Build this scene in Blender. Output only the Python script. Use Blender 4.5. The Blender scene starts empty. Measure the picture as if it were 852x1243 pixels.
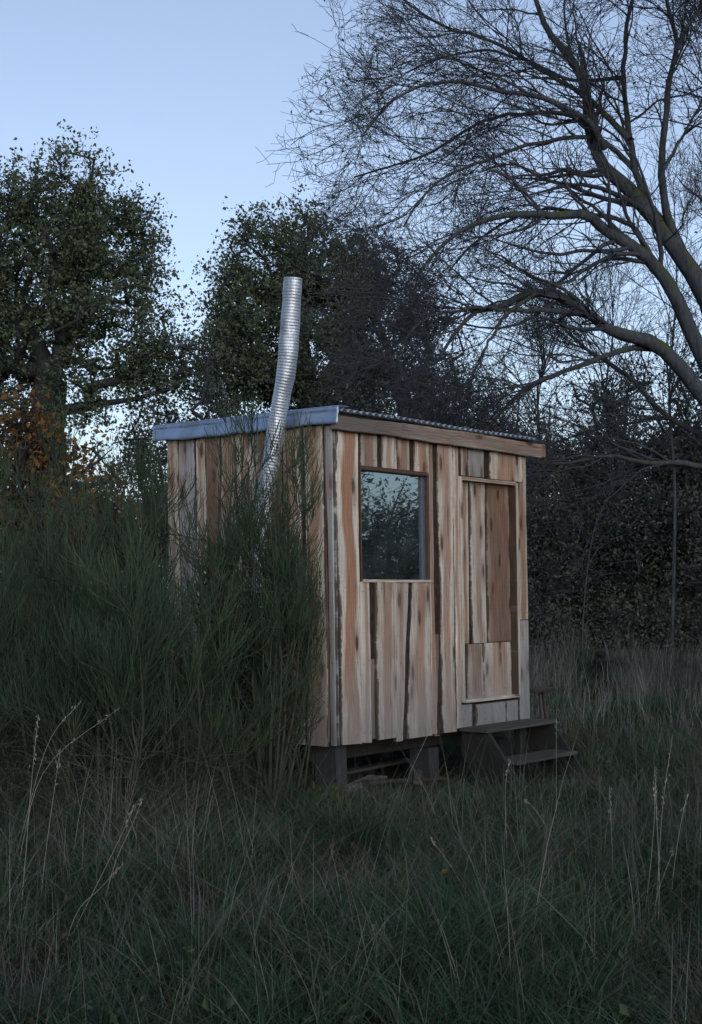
import bpy, bmesh, math, random
import numpy as np
from mathutils import Vector, Matrix

SC = bpy.context.scene
COL = SC.collection

# ------------------------------------------------------------------ camera, sky, sun, exposure
F, CX, HY, EYE = 1800.0, 426.0, 712.0, 1.5          # focal length, centre column and horizon row in photo pixels
cam_d = bpy.data.cameras.new('camera')
cam = bpy.data.objects.new('camera', cam_d)
COL.objects.link(cam)
SC.camera = cam
cam.location = (0, 0, EYE)
cam.rotation_euler = (math.pi / 2, 0, 0)
cam_d.sensor_fit = 'VERTICAL'
cam_d.sensor_height = 36
cam_d.lens = F / 1243 * 36
cam_d.shift_y = (HY - 621.5) / 1243
cam_d.clip_end = 2000

SUN_EL, SUN_AZ = 25.0, 165.0                          # low, behind the camera (azimuth clockwise from +Y)
world = bpy.data.worlds.new('World')
SC.world = world
world.use_nodes = True
_nt = world.node_tree
_sky = _nt.nodes.new('ShaderNodeTexSky')
_sky.sky_type = 'NISHITA'
_sky.sun_disc = False
_sky.sun_elevation = math.radians(SUN_EL)
_sky.sun_rotation = math.radians(SUN_AZ)
_sky.air_density = 1.0
_sky.dust_density = 1.9
_sky.ozone_density = 1.6
_nt.nodes['Background'].inputs[1].default_value = 0.12
_wb = _nt.nodes.new('ShaderNodeHueSaturation')          # white balance of the dusk sky
_wb.inputs['Saturation'].default_value = 0.66
_nt.links.new(_sky.outputs[0], _wb.inputs['Color'])
_cool = _nt.nodes.new('ShaderNodeMix')
_cool.data_type = 'RGBA'
_cool.blend_type = 'MULTIPLY'
_cool.inputs[0].default_value = 1.0
_cool.inputs[7].default_value = (0.86, 0.935, 1.06, 1)
_nt.links.new(_wb.outputs[0], _cool.inputs[6])
_nt.links.new(_cool.outputs[2], _nt.nodes['Background'].inputs[0])

sun_d = bpy.data.lights.new('sun', 'SUN')
sun_d.energy = 0.1
sun_d.angle = math.radians(50)
sun_d.color = (1.0, 0.97, 0.95)
sun = bpy.data.objects.new('sun', sun_d)
COL.objects.link(sun)
_a, _e = math.radians(SUN_AZ), math.radians(SUN_EL)
sun.rotation_euler = Vector((math.sin(_a) * math.cos(_e), math.cos(_a) * math.cos(_e), math.sin(_e))).to_track_quat('Z', 'Y').to_euler()
sun.location = (6, -24, 20)

vs = SC.view_settings
vs.view_transform = 'Standard'
vs.look = 'None'
vs.exposure = 0.58
vs.gamma = 1.0
SC.cycles.max_bounces = 6
SC.cycles.transparent_max_bounces = 6
SC.cycles.use_denoising = True


# ------------------------------------------------------------------ helpers
def at(x, y, d):
    """point seen at photo pixel (x, y) at depth d in front of the camera"""
    return np.array([(x - CX) / F * d, d, EYE + (HY - y) / F * d])


def sn(x, y):
    return (np.sin(x * 1.3 + 1.7) * np.cos(y * 1.1 - .4) + .6 * np.sin(x * 2.9 - y * 2.3 + .8) + .35 * np.sin(x * 5.7 + y * 6.1))


def sstep(a, b, x):
    t = np.clip((x - a) / (b - a), 0, 1)
    return t * t * (3 - 2 * t)


def gz(x, y):
    """height of the ground"""
    x = np.asarray(x, float); y = np.asarray(y, float)
    h = -.03 + .03 * sn(x * .9, y * .9) + .02 * sn(x * 2.3 + 5, y * 2.1)
    h = h + 0.95 * sstep(13.0, 40.0, y) * (1 - .4 * sstep(2., -6., x))
    h = h - .12 * np.exp(-((x - 1.9) ** 2 + (y - 11.2) ** 2) / 1.2)
    h = h + .16 * np.exp(-((x + 1.4) ** 2 / 1.2 + (y - 8.4) ** 2 / 2.0))
    h = h + .12 * np.exp(-((x - 2.6) ** 2 / 1.0 + (y - 10.2) ** 2 / 1.5))
    return h


def np_mesh(name, V, quads=None, tris=None, smooth=False):
    me = bpy.data.meshes.new(name)
    q = np.zeros((0, 4), np.int32) if quads is None else np.asarray(quads, np.int32)
    t = np.zeros((0, 3), np.int32) if tris is None else np.asarray(tris, np.int32)
    me.vertices.add(len(V))
    me.vertices.foreach_set('co', np.asarray(V, np.float32).ravel())
    loops = np.concatenate([q.ravel(), t.ravel()])
    me.loops.add(len(loops))
    me.loops.foreach_set('vertex_index', loops)
    starts = np.concatenate([np.arange(len(q)) * 4, len(q) * 4 + np.arange(len(t)) * 3]).astype(np.int32)
    me.polygons.add(len(starts))
    me.polygons.foreach_set('loop_start', starts)
    me.polygons.foreach_set('use_smooth', np.full(len(starts), smooth))
    me.update(calc_edges=True)
    return me


def obj(name, me, mat=None, parent=None, **props):
    o = bpy.data.objects.new(name, me)
    COL.objects.link(o)
    if mat is not None and me is not None and not me.materials:
        me.materials.append(mat)
    if parent is not None:
        o.parent = parent
    for k, v in props.items():
        o[k] = v
    return o


def thing(name, loc, label, category, group=None, rz=0.0):
    o = obj(name, None, label=label, category=category)
    o.location = loc
    o.rotation_euler = (0, 0, rz)
    o.empty_display_size = .2
    if group:
        o['group'] = group
    return o


def bm_obj(name, bm, mat, parent=None, smooth=False, **props):
    me = bpy.data.meshes.new(name)
    bmesh.ops.recalc_face_normals(bm, faces=bm.faces)
    bm.to_mesh(me)
    bm.free()
    if smooth:
        me.shade_smooth()
    return obj(name, me, mat, parent, **props)


def unit(v):
    return v / np.maximum(np.linalg.norm(v, axis=-1, keepdims=True), 1e-9)


def tubes(P, R, sides=3):
    """vertices and quads of N tapered tubes along polylines P (N,K,3) with radii R (N,K)"""
    N, K, _ = P.shape
    T = unit(np.gradient(P, axis=1))
    ax = unit(P[:, -1] - P[:, 0])
    ref = np.where(np.abs(ax[:, 2:3]) < .75, np.array([[0, 0, 1.]]), np.array([[1., 0, 0]]))[:, None, :]
    A = unit(np.cross(T, ref))
    B = np.cross(T, A)
    an = np.arange(sides) * 2 * np.pi / sides
    V = P[:, :, None, :] + R[:, :, None, None] * (np.cos(an)[None, None, :, None] * A[:, :, None, :] + np.sin(an)[None, None, :, None] * B[:, :, None, :])
    n, k, j = np.meshgrid(np.arange(N), np.arange(K - 1), np.arange(sides), indexing='ij')
    b = (n * K + k) * sides
    j2 = (j + 1) % sides
    Q = np.stack([b + j, b + j2, b + sides + j2, b + sides + j], -1).reshape(-1, 4)
    return V.reshape(-1, 3), Q


class Soup:
    """collects vertex / face arrays into one mesh"""
    def __init__(s):
        s.V = []; s.Q = []; s.T = []; s.n = 0

    def add(s, V, Q=None, T=None):
        s.V.append(V)
        if Q is not None and len(Q): s.Q.append(np.asarray(Q) + s.n)
        if T is not None and len(T): s.T.append(np.asarray(T) + s.n)
        s.n += len(V)

    def tube(s, P, R, sides=3):
        if len(P): s.add(*tubes(P, R, sides))

    def mesh(s, name, origin=(0, 0, 0), smooth=False):
        V = np.concatenate(s.V) - np.asarray(origin)[None, :]
        return np_mesh(name, V, np.concatenate(s.Q) if s.Q else None, np.concatenate(s.T) if s.T else None, smooth)


def leaf_quads(C, size, rng, aspect=.55):
    n = len(C)
    a = unit(rng.normal(size=(n, 3)))
    b = unit(np.cross(a, rng.normal(size=(n, 3))))
    sz = size[:, None]
    fold = np.cross(a, b) * sz * .12
    V = np.stack([C - a * sz * .5, C + b * sz * .5 * aspect + fold, C + a * sz * .5, C - b * sz * .5 * aspect + fold], 1).reshape(-1, 3)
    Q = np.arange(n * 4).reshape(-1, 4)
    return V, Q


def spline(pts, n):
    """Catmull-Rom through pts, n samples"""
    p = np.asarray(pts, float)
    q = np.vstack([2 * p[0] - p[1], p, 2 * p[-1] - p[-2]])
    m = len(p) - 1
    u = np.linspace(0, m - 1e-6, n)
    i = u.astype(int)
    t = (u - i)[:, None]
    a, b, c, d = q[i], q[i + 1], q[i + 2], q[i + 3]
    return .5 * (2 * b + (c - a) * t + (2 * a - 5 * b + 4 * c - d) * t ** 2 + (3 * b - a - 3 * c + d) * t ** 3)


# ------------------------------------------------------------------ materials
class NT:
    def __init__(s, name):
        s.m = bpy.data.materials.new(name)
        s.m.use_nodes = True
        s.t = s.m.node_tree
        s.t.nodes.clear()
        s.out = s.n('ShaderNodeOutputMaterial')

    def n(s, kind, **kw):
        nd = s.t.nodes.new(kind)
        for k, v in kw.items():
            setattr(nd, k, v)
        return nd

    def l(s, a, b):
        s.t.links.new(a, b)

    def setin(s, sock, v):
        if v is None: return
        if hasattr(v, 'is_linked'):
            s.l(v, sock)
        else:
            sock.default_value = v

    def math(s, op, a, b=None, c=None, clamp=False):
        nd = s.n('ShaderNodeMath', operation=op, use_clamp=clamp)
        for i, v in enumerate((a, b, c)):
            s.setin(nd.inputs[i], v)
        return nd.outputs[0]

    def mix(s, f, a, b, mode='MIX'):
        nd = s.n('ShaderNodeMix', data_type='RGBA', blend_type=mode)
        s.setin(nd.inputs[0], f)
        for i, v in ((6, a), (7, b)):
            if isinstance(v, tuple) and len(v) == 3: v = v + (1,)
            s.setin(nd.inputs[i], v)
        return nd.outputs[2]

    def noise(s, vec, scale=1., detail=2., rough=.5):
        nd = s.n('ShaderNodeTexNoise')
        if vec is not None: s.l(vec, nd.inputs['Vector'])
        nd.inputs['Scale'].default_value = scale
        nd.inputs['Detail'].default_value = detail
        nd.inputs['Roughness'].default_value = rough
        return nd.outputs['Fac']

    def comb(s, x, y, z=0.):
        nd = s.n('ShaderNodeCombineXYZ')
        for i, v in enumerate((x, y, z)): s.setin(nd.inputs[i], v)
        return nd.outputs[0]

    def ramp(s, f, stops):
        nd = s.n('ShaderNodeValToRGB')
        e = nd.color_ramp.elements
        while len(e) < len(stops): e.new(.5)
        for k, (p, c) in zip(e, stops):
            k.position = p; k.color = tuple(c) + (1,) if len(c) == 3 else c
        s.l(f, nd.inputs[0])
        return nd.outputs[0]

    def rng(s, v, a, b, c=0., d=1.):
        nd = s.n('ShaderNodeMapRange')
        s.setin(nd.inputs[0], v)
        for i, q in enumerate((a, b, c, d)): nd.inputs[i + 1].default_value = q
        return nd.outputs[0]

    def bump(s, h, strength=.4, dist=.01):
        nd = s.n('ShaderNodeBump')
        nd.inputs['Strength'].default_value = strength
        nd.inputs['Distance'].default_value = dist
        s.l(h, nd.inputs['Height'])
        return nd.outputs[0]

    def bsdf(s, color, rough=.7, metal=0., spec=.4, normal=None):
        nd = s.n('ShaderNodeBsdfPrincipled')
        if isinstance(color, tuple) and len(color) == 3: color = color + (1,)
        s.setin(nd.inputs['Base Color'], color)
        s.setin(nd.inputs['Roughness'], rough)
        s.setin(nd.inputs['Metallic'], metal)
        s.setin(nd.inputs['Specular IOR Level'], spec)
        if normal is not None: s.l(normal, nd.inputs['Normal'])
        return nd.outputs[0]

    def done(s, sh):
        s.l(sh, s.out.inputs[0])
        return s.m


def wood(name, heart, sap, core=.28, grey=.25, greycol=(.26, .25, .25), knots=.5, rough=.75, con=1., stain=.35, wane=.85):
    """sawn board: metres in UVMap (across, along), 0..1 in the map called norm"""
    k = NT(name)
    uv = k.n('ShaderNodeUVMap', uv_map='UVMap').outputs[0]
    nm = k.n('ShaderNodeUVMap', uv_map='norm').outputs[0]
    s1 = k.n('ShaderNodeSeparateXYZ'); k.l(uv, s1.inputs[0])
    s2 = k.n('ShaderNodeSeparateXYZ'); k.l(nm, s2.inputs[0])
    u, v = s1.outputs[0], s1.outputs[1]
    nu, nv = s2.outputs[0], s2.outputs[1]
    seed = k.math('MULTIPLY', k.n('ShaderNodeObjectInfo').outputs['Random'], 61.)
    # slow wander of the grain
    wander = k.noise(k.comb(k.math('MULTIPLY', u, 2.), k.math('MULTIPLY', v, 1.5), seed), 1., 2., .5)
    # knots
    vo = k.n('ShaderNodeTexVoronoi', voronoi_dimensions='2D')
    k.l(k.comb(k.math('ADD', k.math('MULTIPLY', u, 8.), seed), k.math('ADD', k.math('MULTIPLY', v, 2.6), seed), 0.), vo.inputs['Vector'])
    vo.inputs['Scale'].default_value = 1.
    vo.inputs['Randomness'].default_value = 1.
    sep = k.n('ShaderNodeSeparateColor'); k.l(vo.outputs['Color'], sep.inputs[0])
    has = k.math('LESS_THAN', sep.outputs[0], knots)
    dist = vo.outputs['Distance']
    knot = k.math('MULTIPLY', k.rng(dist, .19, .10), has)
    halo = k.math('MULTIPLY', k.rng(dist, .5, .14), has)
    # growth rings bend around the knots
    rc = k.math('ADD', k.math('MULTIPLY', u, 300.), k.math('ADD', k.math('MULTIPLY', wander, 34.), k.math('MULTIPLY', halo, 6.)))
    ring = k.math('ADD', k.math('MULTIPLY', k.math('SINE', rc), .5), .5)
    fib = k.noise(k.comb(k.math('MULTIPLY', u, 190.), k.math('MULTIPLY', v, 5.), seed), 1., 3., .6)
    streak = k.noise(k.comb(k.math('MULTIPLY', u, 17.), k.math('MULTIPLY', v, 1.1), seed), 1., 3., .6)
    saw = k.math('ADD', k.math('MULTIPLY', k.math('SINE', k.math('ADD', k.math('MULTIPLY', v, 170.), k.math('MULTIPLY', fib, 3.))), .5), .5)
    # heartwood in the middle of the board, sapwood at its edges
    off = k.math('ABSOLUTE', k.math('ADD', k.math('SUBTRACT', nu, .5), k.math('MULTIPLY', k.math('SUBTRACT', wander, .5), .65)))
    hm = k.rng(off, core + .07, core - .04)
    hm = k.math('MULTIPLY', hm, k.rng(streak, .25, .6, .75, 1.))
    c = k.mix(hm, sap, heart)
    c = k.mix(k.math('MULTIPLY', halo, .6), c, (.20, .085, .045))
    c = k.mix(knot, c, (.055, .028, .016))
    dark = k.math('MULTIPLY', k.rng(ring, 0., 1., .84, 1.06), k.rng(fib, .25, .75, .55, 1.32))
    dark = k.math('MULTIPLY', dark, k.rng(streak, .28, .7, .68, 1.2))
    dark = k.math('MULTIPLY', dark, k.rng(k.math('FRACT', k.math('MULTIPLY', seed, 7.3)), 0., 1., .78, 1.22))
    dark = k.math('MULTIPLY', dark, k.rng(saw, 0., 1., .98, 1.015))
    cm = k.n('ShaderNodeCombineColor')
    for i in range(3): k.l(dark, cm.inputs[i])
    c = k.mix(con, c, k.mix(1., c, cm.outputs[0], 'MULTIPLY'))
    st = k.noise(k.comb(k.math('MULTIPLY', u, 11.), k.math('MULTIPLY', v, 3.), k.math('ADD', seed, 3.)), 1., 4., .6)
    c = k.mix(k.rng(st, .52, .68, 0., stain), c, (.20, .11, .07))
    # silver weathering: blotches, and a greyed foot of the board that also carries painted shade
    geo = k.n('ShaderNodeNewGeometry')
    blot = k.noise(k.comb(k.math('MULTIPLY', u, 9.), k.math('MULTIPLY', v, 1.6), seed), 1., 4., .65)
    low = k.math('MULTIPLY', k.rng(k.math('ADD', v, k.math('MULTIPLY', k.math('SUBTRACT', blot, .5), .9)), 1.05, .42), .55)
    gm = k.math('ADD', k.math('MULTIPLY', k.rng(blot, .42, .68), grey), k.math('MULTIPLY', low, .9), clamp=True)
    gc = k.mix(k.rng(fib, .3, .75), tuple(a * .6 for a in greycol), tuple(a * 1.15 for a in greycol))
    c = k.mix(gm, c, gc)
    c = k.mix(k.math('MULTIPLY', low, 1.05, clamp=True), c, tuple(a * .3 for a in sap))  # painted shade: wall gets darker towards the foot of the boards
    # drying checks: thin dark cracks along the grain
    ck = k.noise(k.comb(k.math('MULTIPLY', u, 75.), k.math('MULTIPLY', v, 1.7), k.math('ADD', seed, 5.)), 1., 3., .55)
    c = k.mix(k.rng(ck, .63, .68, 0., .75), c, (.045, .03, .022))
    lt = k.noise(k.comb(k.math('MULTIPLY', u, 95.), k.math('MULTIPLY', v, 3.), k.math('ADD', seed, 7.)), 1., 3., .6)
    c = k.mix(k.rng(lt, .58, .68, 0., .22), c, tuple(min(1., a * 1.25) for a in sap))
    # wane: bark left along the edges
    wn = k.noise(k.comb(k.math('MULTIPLY', nu, .6), k.math('MULTIPLY', v, 5.), k.math('ADD', seed, 2.)), 1., 4., .7)
    ed = k.math('ADD', k.math('ABSOLUTE', k.math('SUBTRACT', nu, .5)), k.math('MULTIPLY', k.math('SUBTRACT', wn, .5), .22))
    c = k.mix(k.rng(ed, .455, .485, 0., wane), c, (.035, .023, .017))
    # black mould streaks
    mo = k.noise(k.comb(k.math('MULTIPLY', u, 60.), k.math('MULTIPLY', v, 2.2), k.math('ADD', seed, 9.)), 1., 4., .7)
    c = k.mix(k.rng(mo, .62, .74, 0., .5), c, (.03, .027, .027))
    h = k.math('ADD', k.math('MULTIPLY', fib, .6), k.math('ADD', k.math('MULTIPLY', ring, .2), k.math('MULTIPLY', saw, .02)))
    return k.done(k.bsdf(c, rough, 0., .25, k.bump(h, .5, .004)))


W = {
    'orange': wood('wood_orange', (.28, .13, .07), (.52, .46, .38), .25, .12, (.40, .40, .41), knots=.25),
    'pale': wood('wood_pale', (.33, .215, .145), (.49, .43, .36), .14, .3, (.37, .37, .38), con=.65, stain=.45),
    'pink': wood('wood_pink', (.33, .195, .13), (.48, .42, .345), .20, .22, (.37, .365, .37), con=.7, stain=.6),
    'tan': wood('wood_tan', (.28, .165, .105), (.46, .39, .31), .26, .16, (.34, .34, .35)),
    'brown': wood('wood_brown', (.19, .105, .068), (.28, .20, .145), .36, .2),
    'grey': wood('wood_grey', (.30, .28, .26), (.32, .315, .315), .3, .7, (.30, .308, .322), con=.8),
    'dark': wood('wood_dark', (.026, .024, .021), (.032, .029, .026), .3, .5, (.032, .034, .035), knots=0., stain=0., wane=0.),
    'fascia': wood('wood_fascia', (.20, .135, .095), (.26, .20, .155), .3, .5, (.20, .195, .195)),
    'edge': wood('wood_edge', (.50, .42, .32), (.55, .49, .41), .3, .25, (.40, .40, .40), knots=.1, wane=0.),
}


def simple(name, col, rough=.8, metal=0., spec=.3, nscale=8., namp=.4, bump=.3):
    k = NT(name)
    p = k.n('ShaderNodeTexCoord').outputs['Object']
    n = k.noise(p, nscale, 5., .6)
    c = k.mix(n, tuple(a * (1 - namp) for a in col), tuple(min(1, a * (1 + namp)) for a in col))
    return k.done(k.bsdf(c, rough, metal, spec, k.bump(n, bump, .02)))


def bark_mat(name, a, b, moss=None, scale=1., stretch=.25):
    k = NT(name)
    p = k.n('ShaderNodeNewGeometry').outputs['Position']
    mp = k.n('ShaderNodeMapping'); k.l(p, mp.inputs[0]); mp.inputs['Scale'].default_value = (1, 1, stretch)
    n = k.noise(mp.outputs[0], 22. * scale, 5., .65)
    c = k.mix(k.rng(n, .3, .7), a, b)
    if moss:
        m = k.noise(p, 3.2 * scale, 3., .6)
        nz = k.n('ShaderNodeSeparateXYZ'); k.l(k.n('ShaderNodeNewGeometry').outputs['Normal'], nz.inputs[0])
        c = k.mix(k.math('MULTIPLY', k.rng(m, .48, .6), k.rng(nz.outputs[2], -.3, .6)), c, moss)
    return k.done(k.bsdf(c, .9, 0., .15, k.bump(n, .8, .02)))


def leaf_mat(name, stops, trans=.25, patch=.5, pscale=.8, rough=.55, spec=.3):
    """stops: colours chosen at random leaf by leaf, shifted in patches by slow noise"""
    k = NT(name)
    g = k.n('ShaderNodeNewGeometry')
    n = k.noise(g.outputs['Position'], pscale, 3., .6)
    f = k.math('ADD', k.math('MULTIPLY', g.outputs['Random Per Island'], 1 - patch), k.math('MULTIPLY', k.rng(n, .3, .7), patch))
    c = k.ramp(f, stops)
    d = k.bsdf(c, rough, 0., spec)
    t = k.n('ShaderNodeBsdfTranslucent'); k.l(c, t.inputs[0])
    m = k.n('ShaderNodeMixShader'); m.inputs[0].default_value = trans
    k.l(d, m.inputs[1]); k.l(t.outputs[0], m.inputs[2])
    return k.done(m.outputs[0])


M = {
    'bark_strip': bark_mat('bark_strip', (.009, .007, .006), (.06, .042, .034), None, 2.0, .4),
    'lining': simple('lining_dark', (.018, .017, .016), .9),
    'frame': simple('window_frame_brown', (.07, .042, .03), .7, nscale=20),
    'blueframe': simple('window_jamb_blue', (.07, .085, .11), .5, nscale=20),
    'bark': bark_mat('tree_bark', (.020, .023, .027), (.066, .073, .083), (.05, .056, .022)),
    'oakbark': bark_mat('oak_bark', (.020, .021, .022), (.058, .060, .062)),
    'twig': simple('twig', (.034, .037, .045), .85, nscale=3.),
    'lichen': bark_mat('lichen_bark', (.028, .033, .037), (.075, .086, .092), None, 1.5),
    'oakleaf': leaf_mat('oak_leaves', [(0, (.045, .064, .040)), (.5, (.07, .095, .052)), (.85, (.105, .12, .062)), (1, (.14, .12, .055))]),
    'darkleaf': leaf_mat('dark_leaves', [(0, (.045, .058, .05)), (.55, (.078, .09, .072)), (1, (.125, .13, .095))]),
    'autumn': leaf_mat('autumn_leaves', [(0, (.045, .038, .016)), (.45, (.13, .065, .02)), (1, (.25, .12, .03))], .3, .35),
    'broom': leaf_mat('broom_twigs', [(0, (.016, .028, .019)), (.5, (.034, .057, .032)), (.85, (.065, .098, .046)), (1, (.10, .10, .05))], .15, .5, 2.6),
    'broomstem': bark_mat('broom_stem', (.028, .032, .022), (.07, .075, .05), None, 2.),
    'grass': leaf_mat('grass_green', [(0, (.007, .018, .009)), (.4, (.020, .046, .022)), (.72, (.046, .086, .044)), (.9, (.09, .13, .08)), (1, (.18, .20, .155))], .25, .45, .9),
    'dry': leaf_mat('grass_dry', [(0, (.030, .025, .018)), (.55, (.07, .06, .045)), (.88, (.13, .118, .094)), (1, (.24, .23, .195))], .2, .4, .9),
    'bleached': leaf_mat('grass_bleached', [(0, (.038, .037, .033)), (.5, (.09, .087, .077)), (1, (.27, .265, .245))], .2, .4, .9),
    'fern': leaf_mat('plant_leaves', [(0, (.06, .085, .02)), (1, (.13, .15, .035))], .3, .3, 2.),
    'weed': leaf_mat('weed_leaves', [(0, (.022, .042, .018)), (1, (.055, .085, .035))], .25, .4, 2.),
    'fallen': leaf_mat('fallen_leaf', [(0, (.05, .03, .016)), (.8, (.10, .06, .025)), (1, (.26, .17, .04))], .2, .2, 2.),
    'straw': simple('pale_straw', (.24, .23, .205), .8, nscale=30.),
    'flue': None, 'zinc': None, 'glass': None,
}


def metal_mat(name, col, rough, dirt, dscale=5., stain=(.16, .17, .19)):
    k = NT(name)
    p = k.n('ShaderNodeTexCoord').outputs['Object']
    n = k.noise(p, dscale, 5., .65)
    n2 = k.noise(p, dscale * 7, 4., .6)
    c = k.mix(k.rng(n, .4, .75, 0., dirt), col, stain)
    r = k.rng(n2, .2, .8, rough - .1, rough + .15)
    return k.done(k.bsdf(c, r, .9, .5, k.bump(n, .35, .03)))


M['flue'] = metal_mat('flue_aluminium', (.50, .53, .57), .48, .9, 5., (.22, .24, .28))
M['zinc'] = metal_mat('flashing_zinc', (.32, .41, .55), .42, .7, 6.)
M['roof'] = metal_mat('corrugated_zinc', (.40, .45, .52), .5, .8, 5.)
M['nail'] = simple('nail_steel', (.03, .03, .032), .5, .6)


def glass_mat():
    k = NT('window_glass')
    gl = k.n('ShaderNodeBsdfGlossy'); gl.inputs['Color'].default_value = (.78, .90, .95, 1); gl.inputs['Roughness'].default_value = .012
    tr = k.n('ShaderNodeBsdfTransparent'); tr.inputs[0].default_value = (.6, .68, .68, 1)
    p = k.n('ShaderNodeTexCoord').outputs['Object']
    n = k.noise(p, 1.6, 2., .5)
    k.l(k.bump(n, .06, .02), gl.inputs['Normal'])
    fr = k.n('ShaderNodeFresnel'); fr.inputs[0].default_value = 1.9
    m = k.n('ShaderNodeMixShader')
    k.l(k.math('MULTIPLY', fr.outputs[0], 4.0, clamp=True), m.inputs[0])
    k.l(tr.outputs[0], m.inputs[1]); k.l(gl.outputs[0], m.inputs[2])
    # thin film of dust and condensation
    d = k.n('ShaderNodeBsdfDiffuse'); d.inputs[0].default_value = (.30, .36, .36, 1)
    m2 = k.n('ShaderNodeMixShader')
    k.l(k.rng(k.noise(p, 4., 5., .65), .35, .75, .02, .09), m2.inputs[0])
    k.l(m.outputs[0], m2.inputs[1]); k.l(d.outputs[0], m2.inputs[2])
    return k.done(m2.outputs[0])


M['glass'] = glass_mat()


def ground_mat():
    k = NT('ground_soil')
    p = k.n('ShaderNodeNewGeometry').outputs['Position']
    n = k.noise(p, 2.5, 6., .65)
    n2 = k.noise(p, 30., 4., .6)
    c = k.ramp(n, [(.3, (.012, .013, .008)), (.5, (.02, .02, .012)), (.7, (.03, .026, .016))])
    return k.done(k.bsdf(c, .95, 0., .1, k.bump(n2, .8, .05)))


# ------------------------------------------------------------------ ground
def make_ground():
    ys = np.concatenate([np.linspace(-40, 3, 12), np.linspace(3.4, 30, 120), np.geomspace(30.8, 900, 26)])
    xs = np.concatenate([-np.geomspace(900, 9.5, 22), np.linspace(-9, 9, 100), np.geomspace(9.5, 900, 22)])
    X, Y = np.meshgrid(xs, ys)
    Z = gz(X, Y)
    V = np.stack([X, Y, Z], -1).reshape(-1, 3)
    nx, ny = len(xs), len(ys)
    i, j = np.meshgrid(np.arange(ny - 1), np.arange(nx - 1), indexing='ij')
    b = i * nx + j
    Q = np.stack([b, b + 1, b + nx + 1, b + nx], -1).reshape(-1, 4)
    obj('ground', np_mesh('ground', V, Q, smooth=True), ground_mat(), kind='structure')


make_ground()

# ------------------------------------------------------------------ the shed
D0 = 10.5                                            # depth of the near corner
A1 = math.atan2(1374.0, F)                           # the front wall runs this far off the view axis
D1 = np.array([math.sin(A1), math.cos(A1)])          # along the front wall, to the right and away
D2 = np.array([-D1[1], D1[0]])                       # along the side wall, to the left and away
P0 = np.array([(405.5 - CX) / F * D0, D0])
LEAN = -.016                                         # the shed has racked a little to the left
ZB, ZT = .385, 2.64                                  # bottom of the boards, top of the walls


def lean(s, t, z):
    d = LEAN * (z - EYE)
    return (s + d * D1[0], t + d * D2[0], z)


def SX(x, y=712.0):
    x = x + LEAN * -1 * (HY - y)
    u = (x - CX) / F
    return (u * D0 - P0[0]) / (D1[0] - u * D1[1])


def ZF(x, y):
    return EYE - (y - HY) / F * (D0 + SX(x, y) * D1[1])


def TX(x, y=712.0):
    x = x + LEAN * -1 * (HY - y)
    u = (x - CX) / F
    return (u * D0 - P0[0]) / (D2[0] - u * D2[1])


L_FRONT = SX(637.5, 800)
L_SIDE = TX(208, 600)
shed = thing('shed', (P0[0], P0[1], 0), 'small wooden cabin of waney-edged boards with a metal roof, raised on posts', 'shed',
             rz=math.atan2(D1[1], D1[0]))


def to_local(p):
    d = np.asarray(p[:2]) - P0
    return np.array([d @ D1, d @ D2, p[2]])


rp = random.Random(5)
FRONT = lambda a, o, z: lean(a, -o, z)
SIDE = lambda a, o, z: lean(-o, a, z)
RIGHT = lambda a, o, z: lean(L_FRONT + o, a, z)
BACK = lambda a, o, z: lean(a, L_SIDE + o, z)


def wob(rng):
    ph = [rng.uniform(0, 6.3) for _ in range(4)]
    f = [rng.uniform(1.5, 3), rng.uniform(3.5, 6), rng.uniform(8, 13), rng.uniform(18, 26)]
    return lambda z: math.sin(z * f[0] + ph[0]) * .6 + math.sin(z * f[1] + ph[1]) * .4 + math.sin(z * f[2] + ph[2]) * .18 + math.sin(z * f[3] + ph[3]) * .08


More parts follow.
